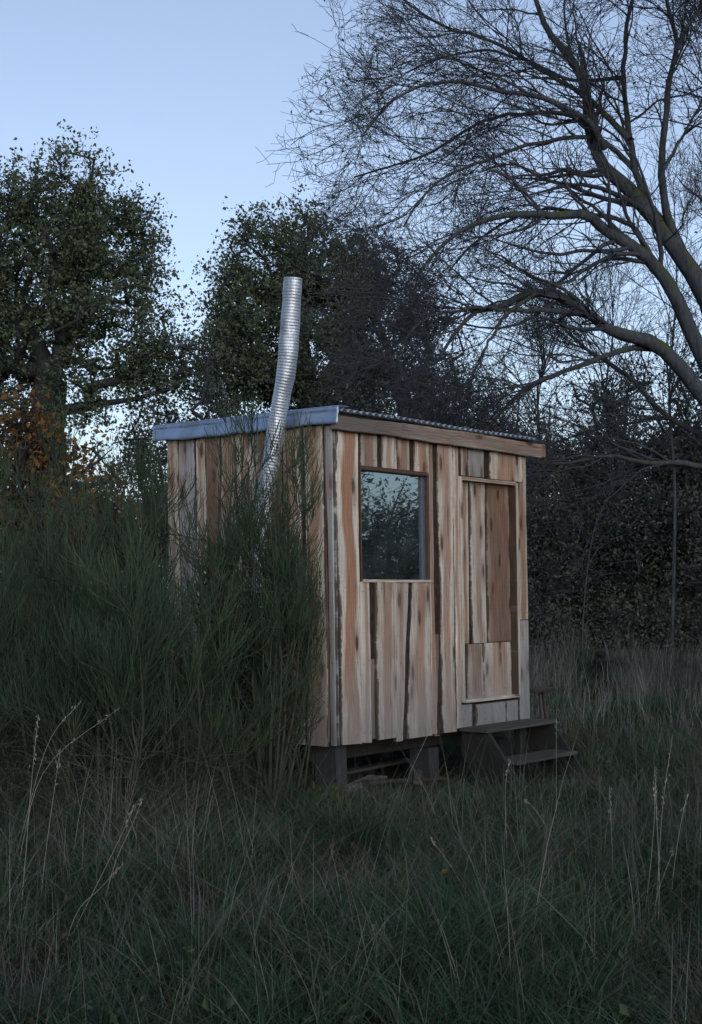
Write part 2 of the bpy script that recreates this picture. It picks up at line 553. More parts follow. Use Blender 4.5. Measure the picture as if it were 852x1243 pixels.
def plank(face, a0, a1, z0, z1, out=.03, th=.03, wl=.004, wr=.004, mat='tan', parent=None, name='plank', nails=True, cut=0., taper=0., horiz=False, step=.075, mt=None, sl=0., sr=0.):
    """one sawn board on a wall: a across, z along; waney edges wander by wl / wr metres"""
    rng = random.Random(rp.random())
    L, R = wob(rng), wob(rng)
    wl *= 2.1; wr *= 2.1
    bulge = wob(rng)
    bm = bmesh.new()
    uvl = bm.loops.layers.uv.new('UVMap')
    nml = bm.loops.layers.uv.new('norm')
    n = max(2, int((z1 - z0) / step))
    info = {}
    rows = []
    uo = rng.uniform(0, 9)
    for i in range(n + 1):
        f = i / n
        z = z0 + (z1 - z0) * f
        l = a0 + wl * L(z) + sl * (1 - f)
        r = a1 + wr * R(z) + sr * (1 - f)
        w = r - l
        ch = min(.008, w * .2)
        b = out + .0015 * bulge(z)
        row = []
        for (a, o) in ((l + .002, out - th), (l, b - ch), (l + ch, b), (l + w * .5, b + .001 + .001 * L(z * 2)), (r - ch, b), (r, b - ch), (r - .002, out - th)):
            zz = z + (cut * ((a - a0) / max(w, .01) - .5) if i == 0 else 0)
            p = (face(zz, o, a) if horiz else face(a, o, zz))
            vtx = bm.verts.new(p)
            info[vtx] = (a + uo, zz, (a - l) / max(w, 1e-4), f)
            row.append(vtx)
        rows.append(row)
    for i in range(n):
        for j in range(6):
            bm.faces.new((rows[i][j], rows[i][j + 1], rows[i + 1][j + 1], rows[i + 1][j]))
        bm.faces.new((rows[i][6], rows[i][0], rows[i + 1][0], rows[i + 1][6]))
    bm.faces.new(rows[0]); bm.faces.new(list(reversed(rows[-1])))
    for f_ in bm.faces:
        for lp in f_.loops:
            i_ = info[lp.vert]
            lp[uvl].uv = (i_[0], i_[1]); lp[nml].uv = (i_[2], i_[3])
    if nails and a1 - a0 > .05:
        zs = [z0 + .06, z1 - .06] + ([z0 + (z1 - z0) * .5] if z1 - z0 > 1 else [])
        if z1 - z0 > 1.6: zs += [z0 + (z1 - z0) * .25, z0 + (z1 - z0) * .76]
        for z in zs:
            for fa in ((.25, .75) if a1 - a0 > .1 else (.5,)):
                ca = a0 + (a1 - a0) * fa + rng.uniform(-.012, .012); cz = z + rng.uniform(-.02, .02)
                vs_ = [bm.verts.new(face(*((cz + .0042 * math.sin(q * 1.0472), out + .0045, ca + .0042 * math.cos(q * 1.0472)) if horiz else
                                           (ca + .0042 * math.cos(q * 1.0472), out + .0045, cz + .0042 * math.sin(q * 1.0472))))) for q in range(6)]
                nf = bm.faces.new(vs_); nf.material_index = 1
    # orient the closed board outwards
    bmesh.ops.recalc_face_normals(bm, faces=bm.faces)
    me = bpy.data.meshes.new(name)
    bm.to_mesh(me); bm.free()
    me.materials.append(mt if mt else W[mat]); me.materials.append(M['nail'])
    return obj(name, me, None, parent if parent is not None else shed)


def box(name, fn, a0, a1, o0, o1, z0, z1, mat, parent, bev=.003):
    """bevelled box in a wall's own axes"""
    bm = bmesh.new()
    uvl = bm.loops.layers.uv.new('UVMap'); nml = bm.loops.layers.uv.new('norm')
    c = [bm.verts.new(p) for p in [(a, o, z) for z in (z0, z1) for o in (o0, o1) for a in (a0, a1)]]
    for f in ((0, 1, 3, 2), (4, 5, 7, 6), (0, 1, 5, 4), (2, 3, 7, 6), (0, 2, 6, 4), (1, 3, 7, 5)):
        bm.faces.new([c[i] for i in f])
    if bev: bmesh.ops.bevel(bm, geom=list(bm.edges), offset=bev, segments=1, affect='EDGES')
    ln = np.array([a1 - a0, o1 - o0, z1 - z0]); k = int(np.argmax(ln)); m = 0 if k != 0 else 2
    lo = (a0, o0, z0)
    for f in bm.faces:
        for lp in f.loops:
            co = lp.vert.co
            other = co[m] + co[3 - k - m]
            lp[uvl].uv = (other, co[k] if k == 2 else co[k] + 1.2)
            lp[nml].uv = ((co[m] - lo[m]) / max(ln[m], 1e-4), (co[k] - lo[k]) / ln[k])
    for v in bm.verts: v.co = fn(*v.co)
    return bm_obj(name, bm, mat, parent)


# inner lining behind the boards (dark), with the window left open
wx0, wx1 = SX(434.0, 640), SX(516.5, 640)
wz0, wz1 = ZF(434, 705), ZF(434, 567)
dx0, dx1 = SX(557.0, 712), SX(623.0, 712)
dz0, dz1 = ZF(558, 851), ZF(557, 580.5)


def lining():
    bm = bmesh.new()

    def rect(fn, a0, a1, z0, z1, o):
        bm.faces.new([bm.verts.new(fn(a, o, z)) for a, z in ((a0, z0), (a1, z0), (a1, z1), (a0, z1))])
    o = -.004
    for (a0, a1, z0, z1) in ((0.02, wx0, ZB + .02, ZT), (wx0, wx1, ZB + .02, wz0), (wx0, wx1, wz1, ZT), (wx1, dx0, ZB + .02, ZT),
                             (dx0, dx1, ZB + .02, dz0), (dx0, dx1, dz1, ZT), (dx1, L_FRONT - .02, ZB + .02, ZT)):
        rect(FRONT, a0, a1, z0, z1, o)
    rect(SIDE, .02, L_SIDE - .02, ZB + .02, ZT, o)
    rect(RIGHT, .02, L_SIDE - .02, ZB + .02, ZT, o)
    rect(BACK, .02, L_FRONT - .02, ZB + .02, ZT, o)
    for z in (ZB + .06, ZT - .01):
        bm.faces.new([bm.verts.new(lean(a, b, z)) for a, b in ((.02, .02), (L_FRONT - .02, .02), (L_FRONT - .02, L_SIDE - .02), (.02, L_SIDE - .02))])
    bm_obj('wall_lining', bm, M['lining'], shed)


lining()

# front wall boards: (x left, x right, y top or None, y bottom, material, wander left/right, out)
def front_board(x0, x1, yt, yb, mat, wl=.005, wr=.005, out=.03, cut=0., taper=0., name='plank', mt=None, th=.03, xb=None):
    xm = (x0 + x1) / 2
    zt = ZT + .01 if yt is None else ZF(xm, yt)
    ym = 712 if (yt is None and yb > 780) else ((yt or 520) + yb) / 2
    sl = sr = 0.
    if xb:
        sl, sr = SX(xb[0], 712) - SX(x0, 712), SX(xb[1], 712) - SX(x1, 712)
    return plank(FRONT, SX(x0, ym) + .002, SX(x1, ym) - .002, ZF(xm, yb), zt, out, th, wl, wr, mat, name=name, cut=cut, mt=mt, sl=sl, sr=sr)


def front_bark(x0, x1, yt, yb, out=.026, amp=.012, xb=None):
    return front_board(x0, x1, yt, yb, None, amp, amp, out, name='bark_strip', mt=M['bark_strip'], th=.022, xb=xb)


front_board(406.5, 432.6, None, 903.5, 'orange', .009, .003, .038, cut=-.01)
# above the window
front_board(433.4, 454.5, None, 566, 'tan', .002, .004)
front_bark(453.0, 460.5, None, 568, .024, .004)
front_board(459.5, 478.0, None, 569.5, 'pale', .003, .002, .032)
front_board(478.6, 494.3, None, 571, 'tan', .002, .002, .028)
front_bark(493.5, 499.0, None, 572, .022, .003)
front_board(498.6, 517.2, None, 573, 'tan', .002, .003, .032)
# under the window
front_board(433.6, 447.0, 706.5, 901.5, 'pale', .002, .003, .028, cut=-.01)
front_bark(446.0, 453.0, 706.5, 800, .024, .004)
front_board(445.8, 452.6, 770, 897, 'fascia', .004, .004, .020)
front_board(451.5, 476.0, 706.5, 896.5, 'pink', .004, .004, .046, cut=.0)
front_board(476.2, 493.5, 706.5, 899, 'pale', .003, .008, .030, xb=(475.5, 484.5))
front_bark(491.5, 500.5, 706.5, 896.5, .027, .010, xb=(482.5, 490.))
front_board(498.5, 520.0, 706.5, 894, 'pink', .010, .003, .0325, xb=(487.5, 520.))
# between window and door
front_board(517.9, 524.5, None, 891, 'tan', .002, .005, .028)
front_bark(523.0, 531.5, None, 892, .026, .010)
front_board(525.0, 530.0, 770, 893, 'brown', .006, .006, .0275)
front_board(529.5, 547.4, None, 889, 'pink', .009, .006, .036)
front_bark(546.0, 550.0, None, 886, .022, .004)
front_board(548.6, 555.2, None, 884, 'pink', .004, .003, .030)
# over the door
front_board(555.6, 563.6, None, 577.5, 'tan', .002, .002)
front_board(563.8, 584.0, None, 579, 'grey', .002, .005, .033)
front_bark(582.5, 591.0, None, 580, .020, .004)
front_board(589.8, 630.4, None, 583.5, 'tan', .003, .003, .037)
# right of the door
front_board(624.6, 636.2, None, 752, 'tan', .002, .002, .030)
front_board(626.4, 638.6, 753, 874, 'grey', .002, .003, .034)
# under the door
front_board(556.4, 570.0, 855, 882, 'grey', .002, .003, .028)
front_bark(568.0, 575.5, 855, 881, .020, .004)
front_board(574.5, 611.0, 853, 879, 'grey', .003, .003, .030)
front_board(611.6, 626.0, 850, 876, 'grey', .002, .002, .028)

# side wall boards
tpx = [403.0, 397.4, 372.8, 369.6, 346, 331, 314, 290.5, 271, 254, 241, 221, 207]
tm = ['brown', 'tan', None, 'tan', 'brown', 'tan', 'pale', 'tan', 'brown', 'pale', 'grey', 'pale']
plank(SIDE, -.028, .030, ZB - .01, ZT, .036, .04, .003, .003, 'grey')
for i in range(len(tm)):
    a0 = max(TX(tpx[i], 620), .031); a1 = TX(tpx[i + 1], 620)
    zb = ZB + rp.uniform(-.03, .02)
    if tm[i] is None:
        plank(SIDE, a0 - .004, a1 + .004, zb, ZT, .024, .02, .005, .005, name='bark_strip', mt=M['bark_strip'])
    else:
        plank(SIDE, a0 + .002, a1 - .002, zb, ZT, .03 + rp.choice((0, .004, .008)), .03, .005, .005, tm[i])
# right and back walls
for face, L in ((RIGHT, L_SIDE), (BACK, L_FRONT)):
    a = 0.
    while a < L - .02:
        w = min(rp.uniform(.13, .2), L - a)
        plank(face, a + .002, a + w - .002, ZB + rp.uniform(-.01, .02), ZT, .03 + rp.choice((0, .005)), .03, .004, .004, rp.choice(('tan', 'pale', 'brown', 'grey')), nails=False, step=.2)
        a += w

# window
win = obj('window', None, None, shed)
win.empty_display_size = .1
fw = .016
box('frame', FRONT, wx0 - .004, wx0 + fw * .6, -.06, .034, wz0, wz1, M['frame'], win)
box('frame', FRONT, wx1 - .012, wx1 + .006, -.06, .036, wz0, wz1, M['frame'], win)
box('frame', FRONT, wx1 - .052, wx1 - .0125, -.06, .006, wz0 + .012, wz1 - .02, M['blueframe'], win)
box('frame', FRONT, wx0 + fw * .6, wx1 - .0122, -.06, .037, wz1 - .018, wz1 + .012, M['frame'], win)
box('sill', FRONT, wx0 + fw * .6 + .001, wx1 + .012, -.058, .043, wz0 - .011, wz0 + .010, M['edge'] if 'edge' in M else W['edge'], win)
box('pane', FRONT, wx0 + fw * .6 - .004, wx1 - .050, -.016, -.011, wz0 + .006, wz1 - .014, M['glass'], win, bev=0)

# door with its frame
door = obj('door', None, None, shed)
door.empty_display_size = .1
zj = ZF(590, 780)


def door_board(x0, x1, z0, z1, mat, out, wl=.004, wr=.004):
    return plank(FRONT, SX(x0, 700), SX(x1, 700), z0, z1, out, .025, wl, wr, mat, parent=door)


plank(FRONT, dx0 + .005, dx1 - .005, dz0 + .01, dz1 - .01, -.052, .02, 0, 0, 'dark', parent=door, name='ledge', nails=False, step=.5)
door_board(558.0, 572.6, zj, dz1 - .012, 'tan', -.022, .0, .005)
door_board(574.4, 592.6, zj - .002, dz1 - .012, 'pale', -.018, .005, .004)
door_board(594.4, 622.5, zj + .002, dz1 - .012, 'brown', -.022, .004, .0)
door_board(558.2, 563.0, dz0 + .008, zj - .008, 'tan', -.026, .0, .004)
door_board(567.3, 587.0, dz0 + .008, zj - .008, 'tan', -.020, .004, .005)
door_board(588.6, 622.5, dz0 + .008, zj - .006, 'pink', -.023, .005, .0)
dfr = obj('door_frame', None, None, shed)
dfr.empty_display_size = .1
box('jamb', FRONT, dx0 - .024, dx0 + .004, -.06, .046, dz0 - .012, dz1 + .012, W['edge'], dfr)
box('jamb', FRONT, dx1 - .014, dx1 + .004, -.06, .046, dz0 - .008, dz1 + .004, W['brown'], dfr)
box('jamb_edge', FRONT, dx1 - .014, dx1 + .006, .0465, .056, dz0 - .006, dz1 + .002, W['edge'], dfr, bev=.001)
box('lintel', FRONT, dx0 + .0045, dx1 - .0145, -.06, .050, dz1 - .018, dz1 + .012, W['tan'], dfr)
box('threshold', FRONT, dx0 + .0045, dx1 - .0145, -.06, .054, dz0 - .016, dz0 + .008, W['edge'], dfr)

# roof: four corrugated sheets, fascia boards and the folded flashing along the side eave
roof = obj('roof', None, None, shed)
roof.empty_display_size = .1
zr = lambda t: 2.745 - .010 * t


def corrugated(s0, s1, lift):
    n = int((s1 - s0) / .0095)
    s = np.linspace(s0, s1, n)
    t = np.linspace(-.105, L_SIDE + .1, 12)
    V = []
    for tt in t:
        z = zr(tt) + lift + .0125 * np.sin(s / .076 * 2 * np.pi) + .003 * np.sin(s * 3 + tt * 2)
        V += [lean(a, tt, b) for a, b in zip(s, z)]
    nv = len(V)
    V += [(a, b, c - .0016) for a, b, c in V]
    Q = []
    for i in range(11):
        for j in range(n - 1):
            b = i * n + j
            Q.append((b, b + 1, b + n + 1, b + n))
            Q.append((nv + b, nv + b + n, nv + b + n + 1, nv + b + 1))
    for j in range(n - 1):
        Q.append((j + 1, j, nv + j, nv + j + 1))
        b = 11 * n + j
        Q.append((b, b + 1, nv + b + 1, nv + b))
    obj('corrugated_sheet', np_mesh('corrugated_sheet', np.array(V), Q, smooth=True), M['roof'], roof)


ov = L_FRONT + .085
cuts = np.linspace(-.045, ov, 5)
for i in range(4):
    corrugated(cuts[i], min(cuts[i + 1] + .07, ov + .02), .0022 * (i % 2))


def hplank(s0, s1, zlo, zhi, out, th, mat, name, parent, wl=.003):
    """board lying along the front wall"""
    return plank(FRONT, zlo, zhi, s0, s1, out, th, wl, wl, mat, parent=parent, name=name, horiz=True, nails=False)


def fz(x, y): return ZF(x, y)


hplank(-.072, SX(481, 505), 2.607, 2.713, .085, .03, 'fascia', 'fascia_board', roof)
hplank(SX(476, 512), SX(646, 540), 2.600, 2.722, .0885, .03, 'fascia', 'fascia_board', roof)
hplank(SX(646.5, 540), SX(651.5, 540), 2.604, 2.718, .086, .03, 'brown', 'fascia_board', roof)
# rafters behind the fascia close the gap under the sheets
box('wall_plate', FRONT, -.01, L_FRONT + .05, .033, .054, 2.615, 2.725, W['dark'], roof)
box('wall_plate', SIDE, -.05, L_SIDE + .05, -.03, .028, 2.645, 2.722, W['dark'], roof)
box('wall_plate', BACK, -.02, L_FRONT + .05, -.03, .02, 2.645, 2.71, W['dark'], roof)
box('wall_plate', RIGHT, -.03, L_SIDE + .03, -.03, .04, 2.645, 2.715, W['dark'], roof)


def flashing(t0, t1, dz, seed):
    prof = [(.06, 2.766), (-.035, 2.770), (-.066, 2.760), (-.074, 2.742), (-.066, 2.728), (-.070, 2.708), (-.080, 2.690), (-.076, 2.668), (-.082, 2.650), (-.076, 2.636)]
    rng = np.random.default_rng(seed)
    n = 40
    V = []; ph = rng.uniform(0, 6, 4)
    for i in range(n + 1):
        t = t0 + (t1 - t0) * i / n
        for k, (s, z) in enumerate(prof):
            q = k / len(prof)
            V.append(lean(s - .012 * q * abs(math.sin(t * 7 + ph[0])) * .5 + .004 * q * math.sin(t * 23 + ph[1]), t, z + dz - .010 * t + q * (.006 * math.sin(t * 5 + ph[2]) + .003 * math.sin(t * 17 + ph[3]))))
    m = len(prof); nv = len(V)
    V += [(a + .0015, b, c - .001) for a, b, c in V]
    Q = []
    for i in range(n):
        for k in range(m - 1):
            b = i * m + k
            Q.append((b, b + 1, b + m + 1, b + m)); Q.append((nv + b, nv + b + m, nv + b + m + 1, nv + b + 1))
    for k in range(m - 1):
        Q.append((k, nv + k, nv + k + 1, k + 1))
    obj('flashing', np_mesh('flashing', np.array(V), Q, smooth=True), M['zinc'], roof)


flashing(-.118, .80, .004, 1)
flashing(.74, L_SIDE + .115, 0., 2)

# flexible metal flue rising outside the side wall
def flue():
    px = [(352, 775, .0), (331, 778, .10), (317, 762, .20), (313, 730, .24), (315, 680, .26), (319, 640, .26), (324, 590, .25), (329, 560, .24), (333.5, 532, .23), (340.5, 488, .22),
          (348.5, 444, .22), (351.5, 400, .22), (354, 365, .22), (356, 337.5, .22)]
    pts = []
    for x, y, o in px:
        t = TX(x, 712) - .12
        d = D0 + t * D2[1] - o * D1[1]
        pts.append(to_local(at(x, y, d)))
    P = spline(pts, 1300)
    seg = np.r_[0, np.cumsum(np.linalg.norm(np.diff(P, axis=0), axis=1))]
    n = int(seg[-1] / .0058)
    u = np.linspace(0, seg[-1], n)
    P = np.stack([np.interp(u, seg, P[:, i]) for i in range(3)], 1)
    r = .066 + .0016 * np.sin(u / .0215 * 2 * np.pi) + .002 * np.sin(u * 9) + .0012 * np.sin(u * 31)
    s = Soup()
    V, Q = tubes(P[None], r[None], 26)
    a = np.arctan2(V[:, 1] - np.repeat(P[:, 1], 26), V[:, 0] - np.repeat(P[:, 0], 26))
    uu = np.repeat(u, 26)
    c = np.repeat(P, 26, 0)
    V = c + (V - c) * (1 + .05 * np.sin(a * 2 + uu * 4) + .03 * np.sin(a * 3 - uu * 11) + .012 * np.sin(a * 7 + uu * 37))[:, None]
    s.add(V, Q)
    V2, Q2 = tubes(P[None, -60:], (r[None, -60:] - .004), 26)
    s.add(V2, Q2[:, ::-1])
    k = len(V); e = len(V2)
    rim = [(k - 26 + j, k - 26 + (j + 1) % 26, k + e - 26 + (j + 1) % 26, k + e - 26 + j) for j in range(26)]
    s.Q.append(np.array(rim))
    obj('flue_pipe', s.mesh('flue_pipe', smooth=True), M['flue'], shed)
    # collar where it leaves the wall
    p = to_local(at(352, 775, D0 + (TX(352) - .12) * D2[1]))


flue()

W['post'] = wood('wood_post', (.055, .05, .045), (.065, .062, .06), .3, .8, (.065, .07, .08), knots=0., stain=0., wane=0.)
# under the floor: bearers and posts
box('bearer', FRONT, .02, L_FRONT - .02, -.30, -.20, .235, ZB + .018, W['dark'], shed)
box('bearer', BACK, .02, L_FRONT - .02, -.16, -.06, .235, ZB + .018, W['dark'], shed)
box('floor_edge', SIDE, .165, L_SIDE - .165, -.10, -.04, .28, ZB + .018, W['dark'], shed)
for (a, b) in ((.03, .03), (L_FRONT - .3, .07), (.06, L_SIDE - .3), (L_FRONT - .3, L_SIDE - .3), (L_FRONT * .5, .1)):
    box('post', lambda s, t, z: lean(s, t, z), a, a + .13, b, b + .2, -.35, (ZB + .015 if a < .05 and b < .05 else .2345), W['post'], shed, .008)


# ------------------------------------------------------------------ wooden steps at the door
def make_steps():
    sl, sr = SX(556, 880), SX(640, 880)
    base = P0 + D1 * (sl + sr) / 2 - D2 * .35
    st = thing('wooden_steps', (base[0], base[1], -.15), 'dark weathered open-tread wooden steps below the cabin door', 'steps', rz=math.atan2(D1[1], D1[0]))
    w = (sr - sl)
    fn = lambda a, o, z: (a, -o + .35, z + .15)         # a along the wall, o outwards from the wall, z world height
    tz = [.385, .145, -.085]
    to = [.045, .27, .48]

    def stringer(a):
        bm = bmesh.new()
        prof = [(.05, .36), (.30, .36), (.80, -.30), (.46, -.30), (.05, .17)]
        uvl = bm.loops.layers.uv.new('UVMap'); nml = bm.loops.layers.uv.new('norm')
        f0 = [bm.verts.new((a, o, z)) for o, z in prof]; f1 = [bm.verts.new((a + .04, o, z)) for o, z in prof]
        bm.faces.new(f0); bm.faces.new(f1[::-1])
        for i in range(5): bm.faces.new((f0[i], f0[(i + 1) % 5], f1[(i + 1) % 5], f1[i]))
        bmesh.ops.bevel(bm, geom=list(bm.edges), offset=.004, segments=1, affect='EDGES')
        for f in bm.faces:
            for lp in f.loops:
                c = lp.vert.co
                lp[uvl].uv = (c.y + c.z + c.x, (c.y - c.z)); lp[nml].uv = ((c.y + c.z) % 1, .5)
        for v in bm.verts: v.co = fn(*v.co)
        bm_obj('stringer', bm, W['dark'], st)
    stringer(-w / 2 + .0); stringer(w / 2 - .06)
    for i, (o, z) in enumerate(zip(to, tz)):
        box('tread', fn, -w / 2 + (-.03 if i == 0 else .041), w / 2 + (.0 if i == 0 else -.061), o, o + .27, z - .028, z, W['step'], st, .005)
    box('support', fn, .12, .20, .14, .20, -.3, .356, W['dark'], st)


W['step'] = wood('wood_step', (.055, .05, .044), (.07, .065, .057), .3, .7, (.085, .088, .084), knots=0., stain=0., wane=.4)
make_steps()


# ------------------------------------------------------------------ stool, stump post, boards under the shed
def make_stool():
    x, y = 1.66, 13.55
    z = float(gz(x, y))
    s = thing('stool', (x, y, z), 'small dark wooden stool with splayed legs on the grass beside the cabin', 'stool')
    hz = .56 - z
    bm = bmesh.new()
    bmesh.ops.create_cone(bm, segments=28, radius1=.19, radius2=.20, depth=.035, cap_ends=True)
    bmesh.ops.translate(bm, verts=bm.verts, vec=(0, 0, hz))
    bmesh.ops.bevel(bm, geom=[e for e in bm.edges if abs(e.verts[0].co.z - e.verts[1].co.z) < 1e-4], offset=.008, segments=2, affect='EDGES')
    dk = simple('stool_wood', (.04, .034, .032), .6, nscale=14)
    bm_obj('seat', bm, dk, s)
    feet = []
    for a in (.5, 2.07, 3.64, 5.21):
        top = np.array([.11 * math.cos(a), .11 * math.sin(a), hz - .01]); ft = np.array([.21 * math.cos(a), .21 * math.sin(a), -.03])
        feet.append((top, ft))
        P = np.linspace(top, ft, 5)[None]
        so = Soup(); so.tube(P, np.array([[.014, .018, .019, .016, .012]]), 10)
        obj('leg', so.mesh('leg', smooth=True), dk, s)
    for i in range(4):
        a, b = feet[i], feet[(i + 1) % 4]
        f = .55 if i % 2 else .48
        P = np.linspace(a[0] + (a[1] - a[0]) * f, b[0] + (b[1] - b[0]) * f, 4)[None]
        so = Soup(); so.tube(P, np.array([[.008, .011, .011, .008]]), 8)
        obj('stretcher', so.mesh('stretcher', smooth=True), dk, s)


make_stool()


def make_stump():
    d = 21.5
    p = at(727.5, 824, d)
    z = float(gz(p[0], d))
    top = at(727, 790, d)[2]
    b = thing('stump_post', (p[0], d, z), 'short charred stump post with a rounded knob standing in the rough grass', 'post')
    n = 40
    h = top - z
    zz = np.linspace(-.1, h, n)
    prof = np.interp(zz / h, [-.2, 0, .3, .55, .66, .72, .78, .84, .92, .97, 1], [.085, .08, .07, .09, .105, .07, .05, .07, .075, .05, .004])
    P = np.stack([.012 * np.sin(zz * 6), .01 * np.cos(zz * 8), zz], 1)
    V, Q = tubes(P[None], prof[None], 14)
    a = np.tile(np.arange(14), n)
    V = V + .008 * np.sin(V[:, 2:3] * 40 + a[:, None] * 2.3)
    s = Soup(); s.add(V, Q)
    ch = simple('charred_wood', (.012, .010, .010), .9, nscale=25, bump=.8)
    obj('post_shaft', s.mesh('post_shaft', smooth=True), ch, b)


make_stump()


def make_underboards():
    rng = random.Random(9)
    specs = [(.75, .35, .95, .16, 18, 'grey weathered board lying on the soil under the cabin floor, broadest of the pile'),
             (1.05, .12, .8, .10, -12, 'narrow dark board under the cabin, its end poking out towards the grass'),
             (1.25, .55, 1.1, .13, 5, 'dark offcut board at the back of the pile under the cabin'),
             (.95, -.06, .5, .07, 35, 'short batten lying across the boards under the cabin')]
    for i, (s, t, L, w, ang, lab) in enumerate(specs):
        p = P0 + D1 * s + D2 * t
        z = float(gz(p[0], p[1]))
        bm = bmesh.new()
        uvl = bm.loops.layers.uv.new('UVMap'); nml = bm.loops.layers.uv.new('norm')
        bmesh.ops.create_cube(bm, size=1, matrix=Matrix.Diagonal((L, w, .025, 1)))
        bmesh.ops.bevel(bm, geom=list(bm.edges), offset=.004, segments=1, affect='EDGES')
        for f in bm.faces:
            for lp in f.loops:
                c = lp.vert.co; lp[uvl].uv = (c.y + c.z, c.x + 1.4); lp[nml].uv = (c.y / w + .5, c.x / L + .5)
        o = bm_obj('loose_board', bm, W['grey'] if i == 0 else W['step'], None, label=lab, category='board', group='boards under the cabin')
        o.location = (p[0], p[1], z + .025 + .03 * i)
        o.rotation_euler = (math.radians(rng.uniform(-4, 8)), math.radians(rng.uniform(-4, 4)), math.atan2(D1[1], D1[0]) + math.radians(ang))


make_underboards()
# ------------------------------------------------------------------ vegetation helpers
def sprout(P, R, per, rng, t0, t1, ang, length, K, bias, wig=.25, rmul=.45, rend=.0025, lscale=True):
    """children along polylines P (N,K0,3): returns polylines and radii of N*per shoots"""
    N, K0, _ = P.shape
    par = np.repeat(np.arange(N), per)
    t = rng.uniform(t0, t1, N * per) * (K0 - 1)
    i = np.minimum(t.astype(int), K0 - 2)
    f = (t - i)[:, None]
    o = P[par, i] * (1 - f) + P[par, i + 1] * f
    tan = unit(P[par, i + 1] - P[par, i])
    r0 = (R[par, i] * (1 - f[:, 0]) + R[par, i + 1] * f[:, 0]) * rmul
    side = unit(np.cross(tan, rng.normal(size=tan.shape)))
    a = rng.uniform(ang[0], ang[1], len(par))[:, None]
    d = unit(tan * np.cos(a) + side * np.sin(a))
    L = rng.uniform(length[0], length[1], len(par))
    if lscale:
        L = L * (1.25 - .7 * t / (K0 - 1))
    step = (L / (K - 1))[:, None]
    b = np.asarray(bias, float)[None, :]
    out = [o]
    for k in range(K - 1):
        d = unit(d + b * (1. / (K - 1)) + rng.normal(size=d.shape) * wig / math.sqrt(K - 1))
        o = o + d * step
        out.append(o)
    PP = np.stack(out, 1)
    r0 = np.maximum(r0, rend)
    RR = r0[:, None] * np.linspace(1, 0, K)[None, :] ** .8 + rend * np.linspace(0, 1, K)[None, :]
    return PP, RR


def crown_points(ell, n, rng, gap=.0, gs=1.3):
    """points inside a union of ellipsoids (cx,cy,cz,rx,ry,rz), denser to the outside, with gaps"""
    vol = np.array([e[3] * e[4] * e[5] for e in ell]) ** .75
    k = rng.choice(len(ell), n * 3, p=vol / vol.sum())
    E_ = np.array(ell)[k]
    u = unit(rng.normal(size=(n * 3, 3))) * (rng.uniform(.05, 1, n * 3) ** .42)[:, None]
    p = E_[:, :3] + u * E_[:, 3:]
    g = np.sin(p[:, 0] * gs * 2.1 + 1) + np.sin(p[:, 1] * gs * 1.7 + 2) + np.sin(p[:, 2] * gs * 2.6) + .7 * np.sin(p[:, 0] * gs * 4.1 + p[:, 2] * gs * 3.3)
    p = p[g > (gap - .55) * 3.2] if gap else p
    return p[:n]


def skeleton(stem, pts, rng, seg=.55, bend=.16, pull=.45):
    """grow branches from the stem polylines to every point; returns nodes, parents"""
    order = np.argsort(np.linalg.norm(pts - stem[0][-1][None], axis=1))
    cap = sum(len(s) for s in stem) + len(pts) * 7
    N = np.zeros((cap, 3)); par = np.full(cap, -1); path = np.zeros(cap); ok = np.zeros(cap, bool)
    m = 0
    for si, s in enumerate(stem):
        for k, p in enumerate(s):
            N[m] = p
            if k == 0 and si > 0:
                q = int(np.argmin(np.linalg.norm(N[:m] - p[None], axis=1))); par[m] = q
            elif k > 0:
                par[m] = m - 1
            if par[m] >= 0: path[m] = path[par[m]] + np.linalg.norm(N[m] - N[par[m]])
            ok[m] = not (si == 0 and k < len(s) * .55)
            m += 1
    tips = []
    for i in order:
        p = pts[i]
        dv = p[None] - N[:m]
        dist = np.linalg.norm(dv, axis=1)
        cost = dist + pull * path[:m] * .35 + np.where(dv[:, 2] < -.3, .6 * -dv[:, 2], 0)
        cost[~ok[:m]] += 50
        q = int(np.argmin(cost))
        d = dist[q]
        n = max(1, min(6, int(d / seg)))
        a = N[q]
        off = rng.normal(size=3) * d * bend; off[2] += d * .12
        prev = q
        for k in range(1, n + 1):
            f = k / n
            N[m] = a + (p - a) * f + off * math.sin(math.pi * f) * .8 + (rng.normal(size=3) * .04 if k < n else 0)
            par[m] = prev; ok[m] = True
            path[m] = path[prev] + np.linalg.norm(N[m] - N[prev])
            prev = m; m += 1
        tips.append(prev)
    return N[:m], par[:m], np.array(tips)


def branch_radii(par, tips, rt, rtrunk, ex=2.2):
    n = len(par)
    a = np.zeros(n)
    a[tips] += rt ** ex
    for i in range(n - 1, 0, -1):
        if par[i] >= 0:
            if a[i] == 0: a[i] = rt ** ex
            a[par[i]] += a[i]
    r = a ** (1 / ex)
    s = rtrunk / r[0]
    return rt * (r / rt) ** (math.log(max(rtrunk / rt, 1.01)) / math.log(max(r[0] / rt, 1.01)))


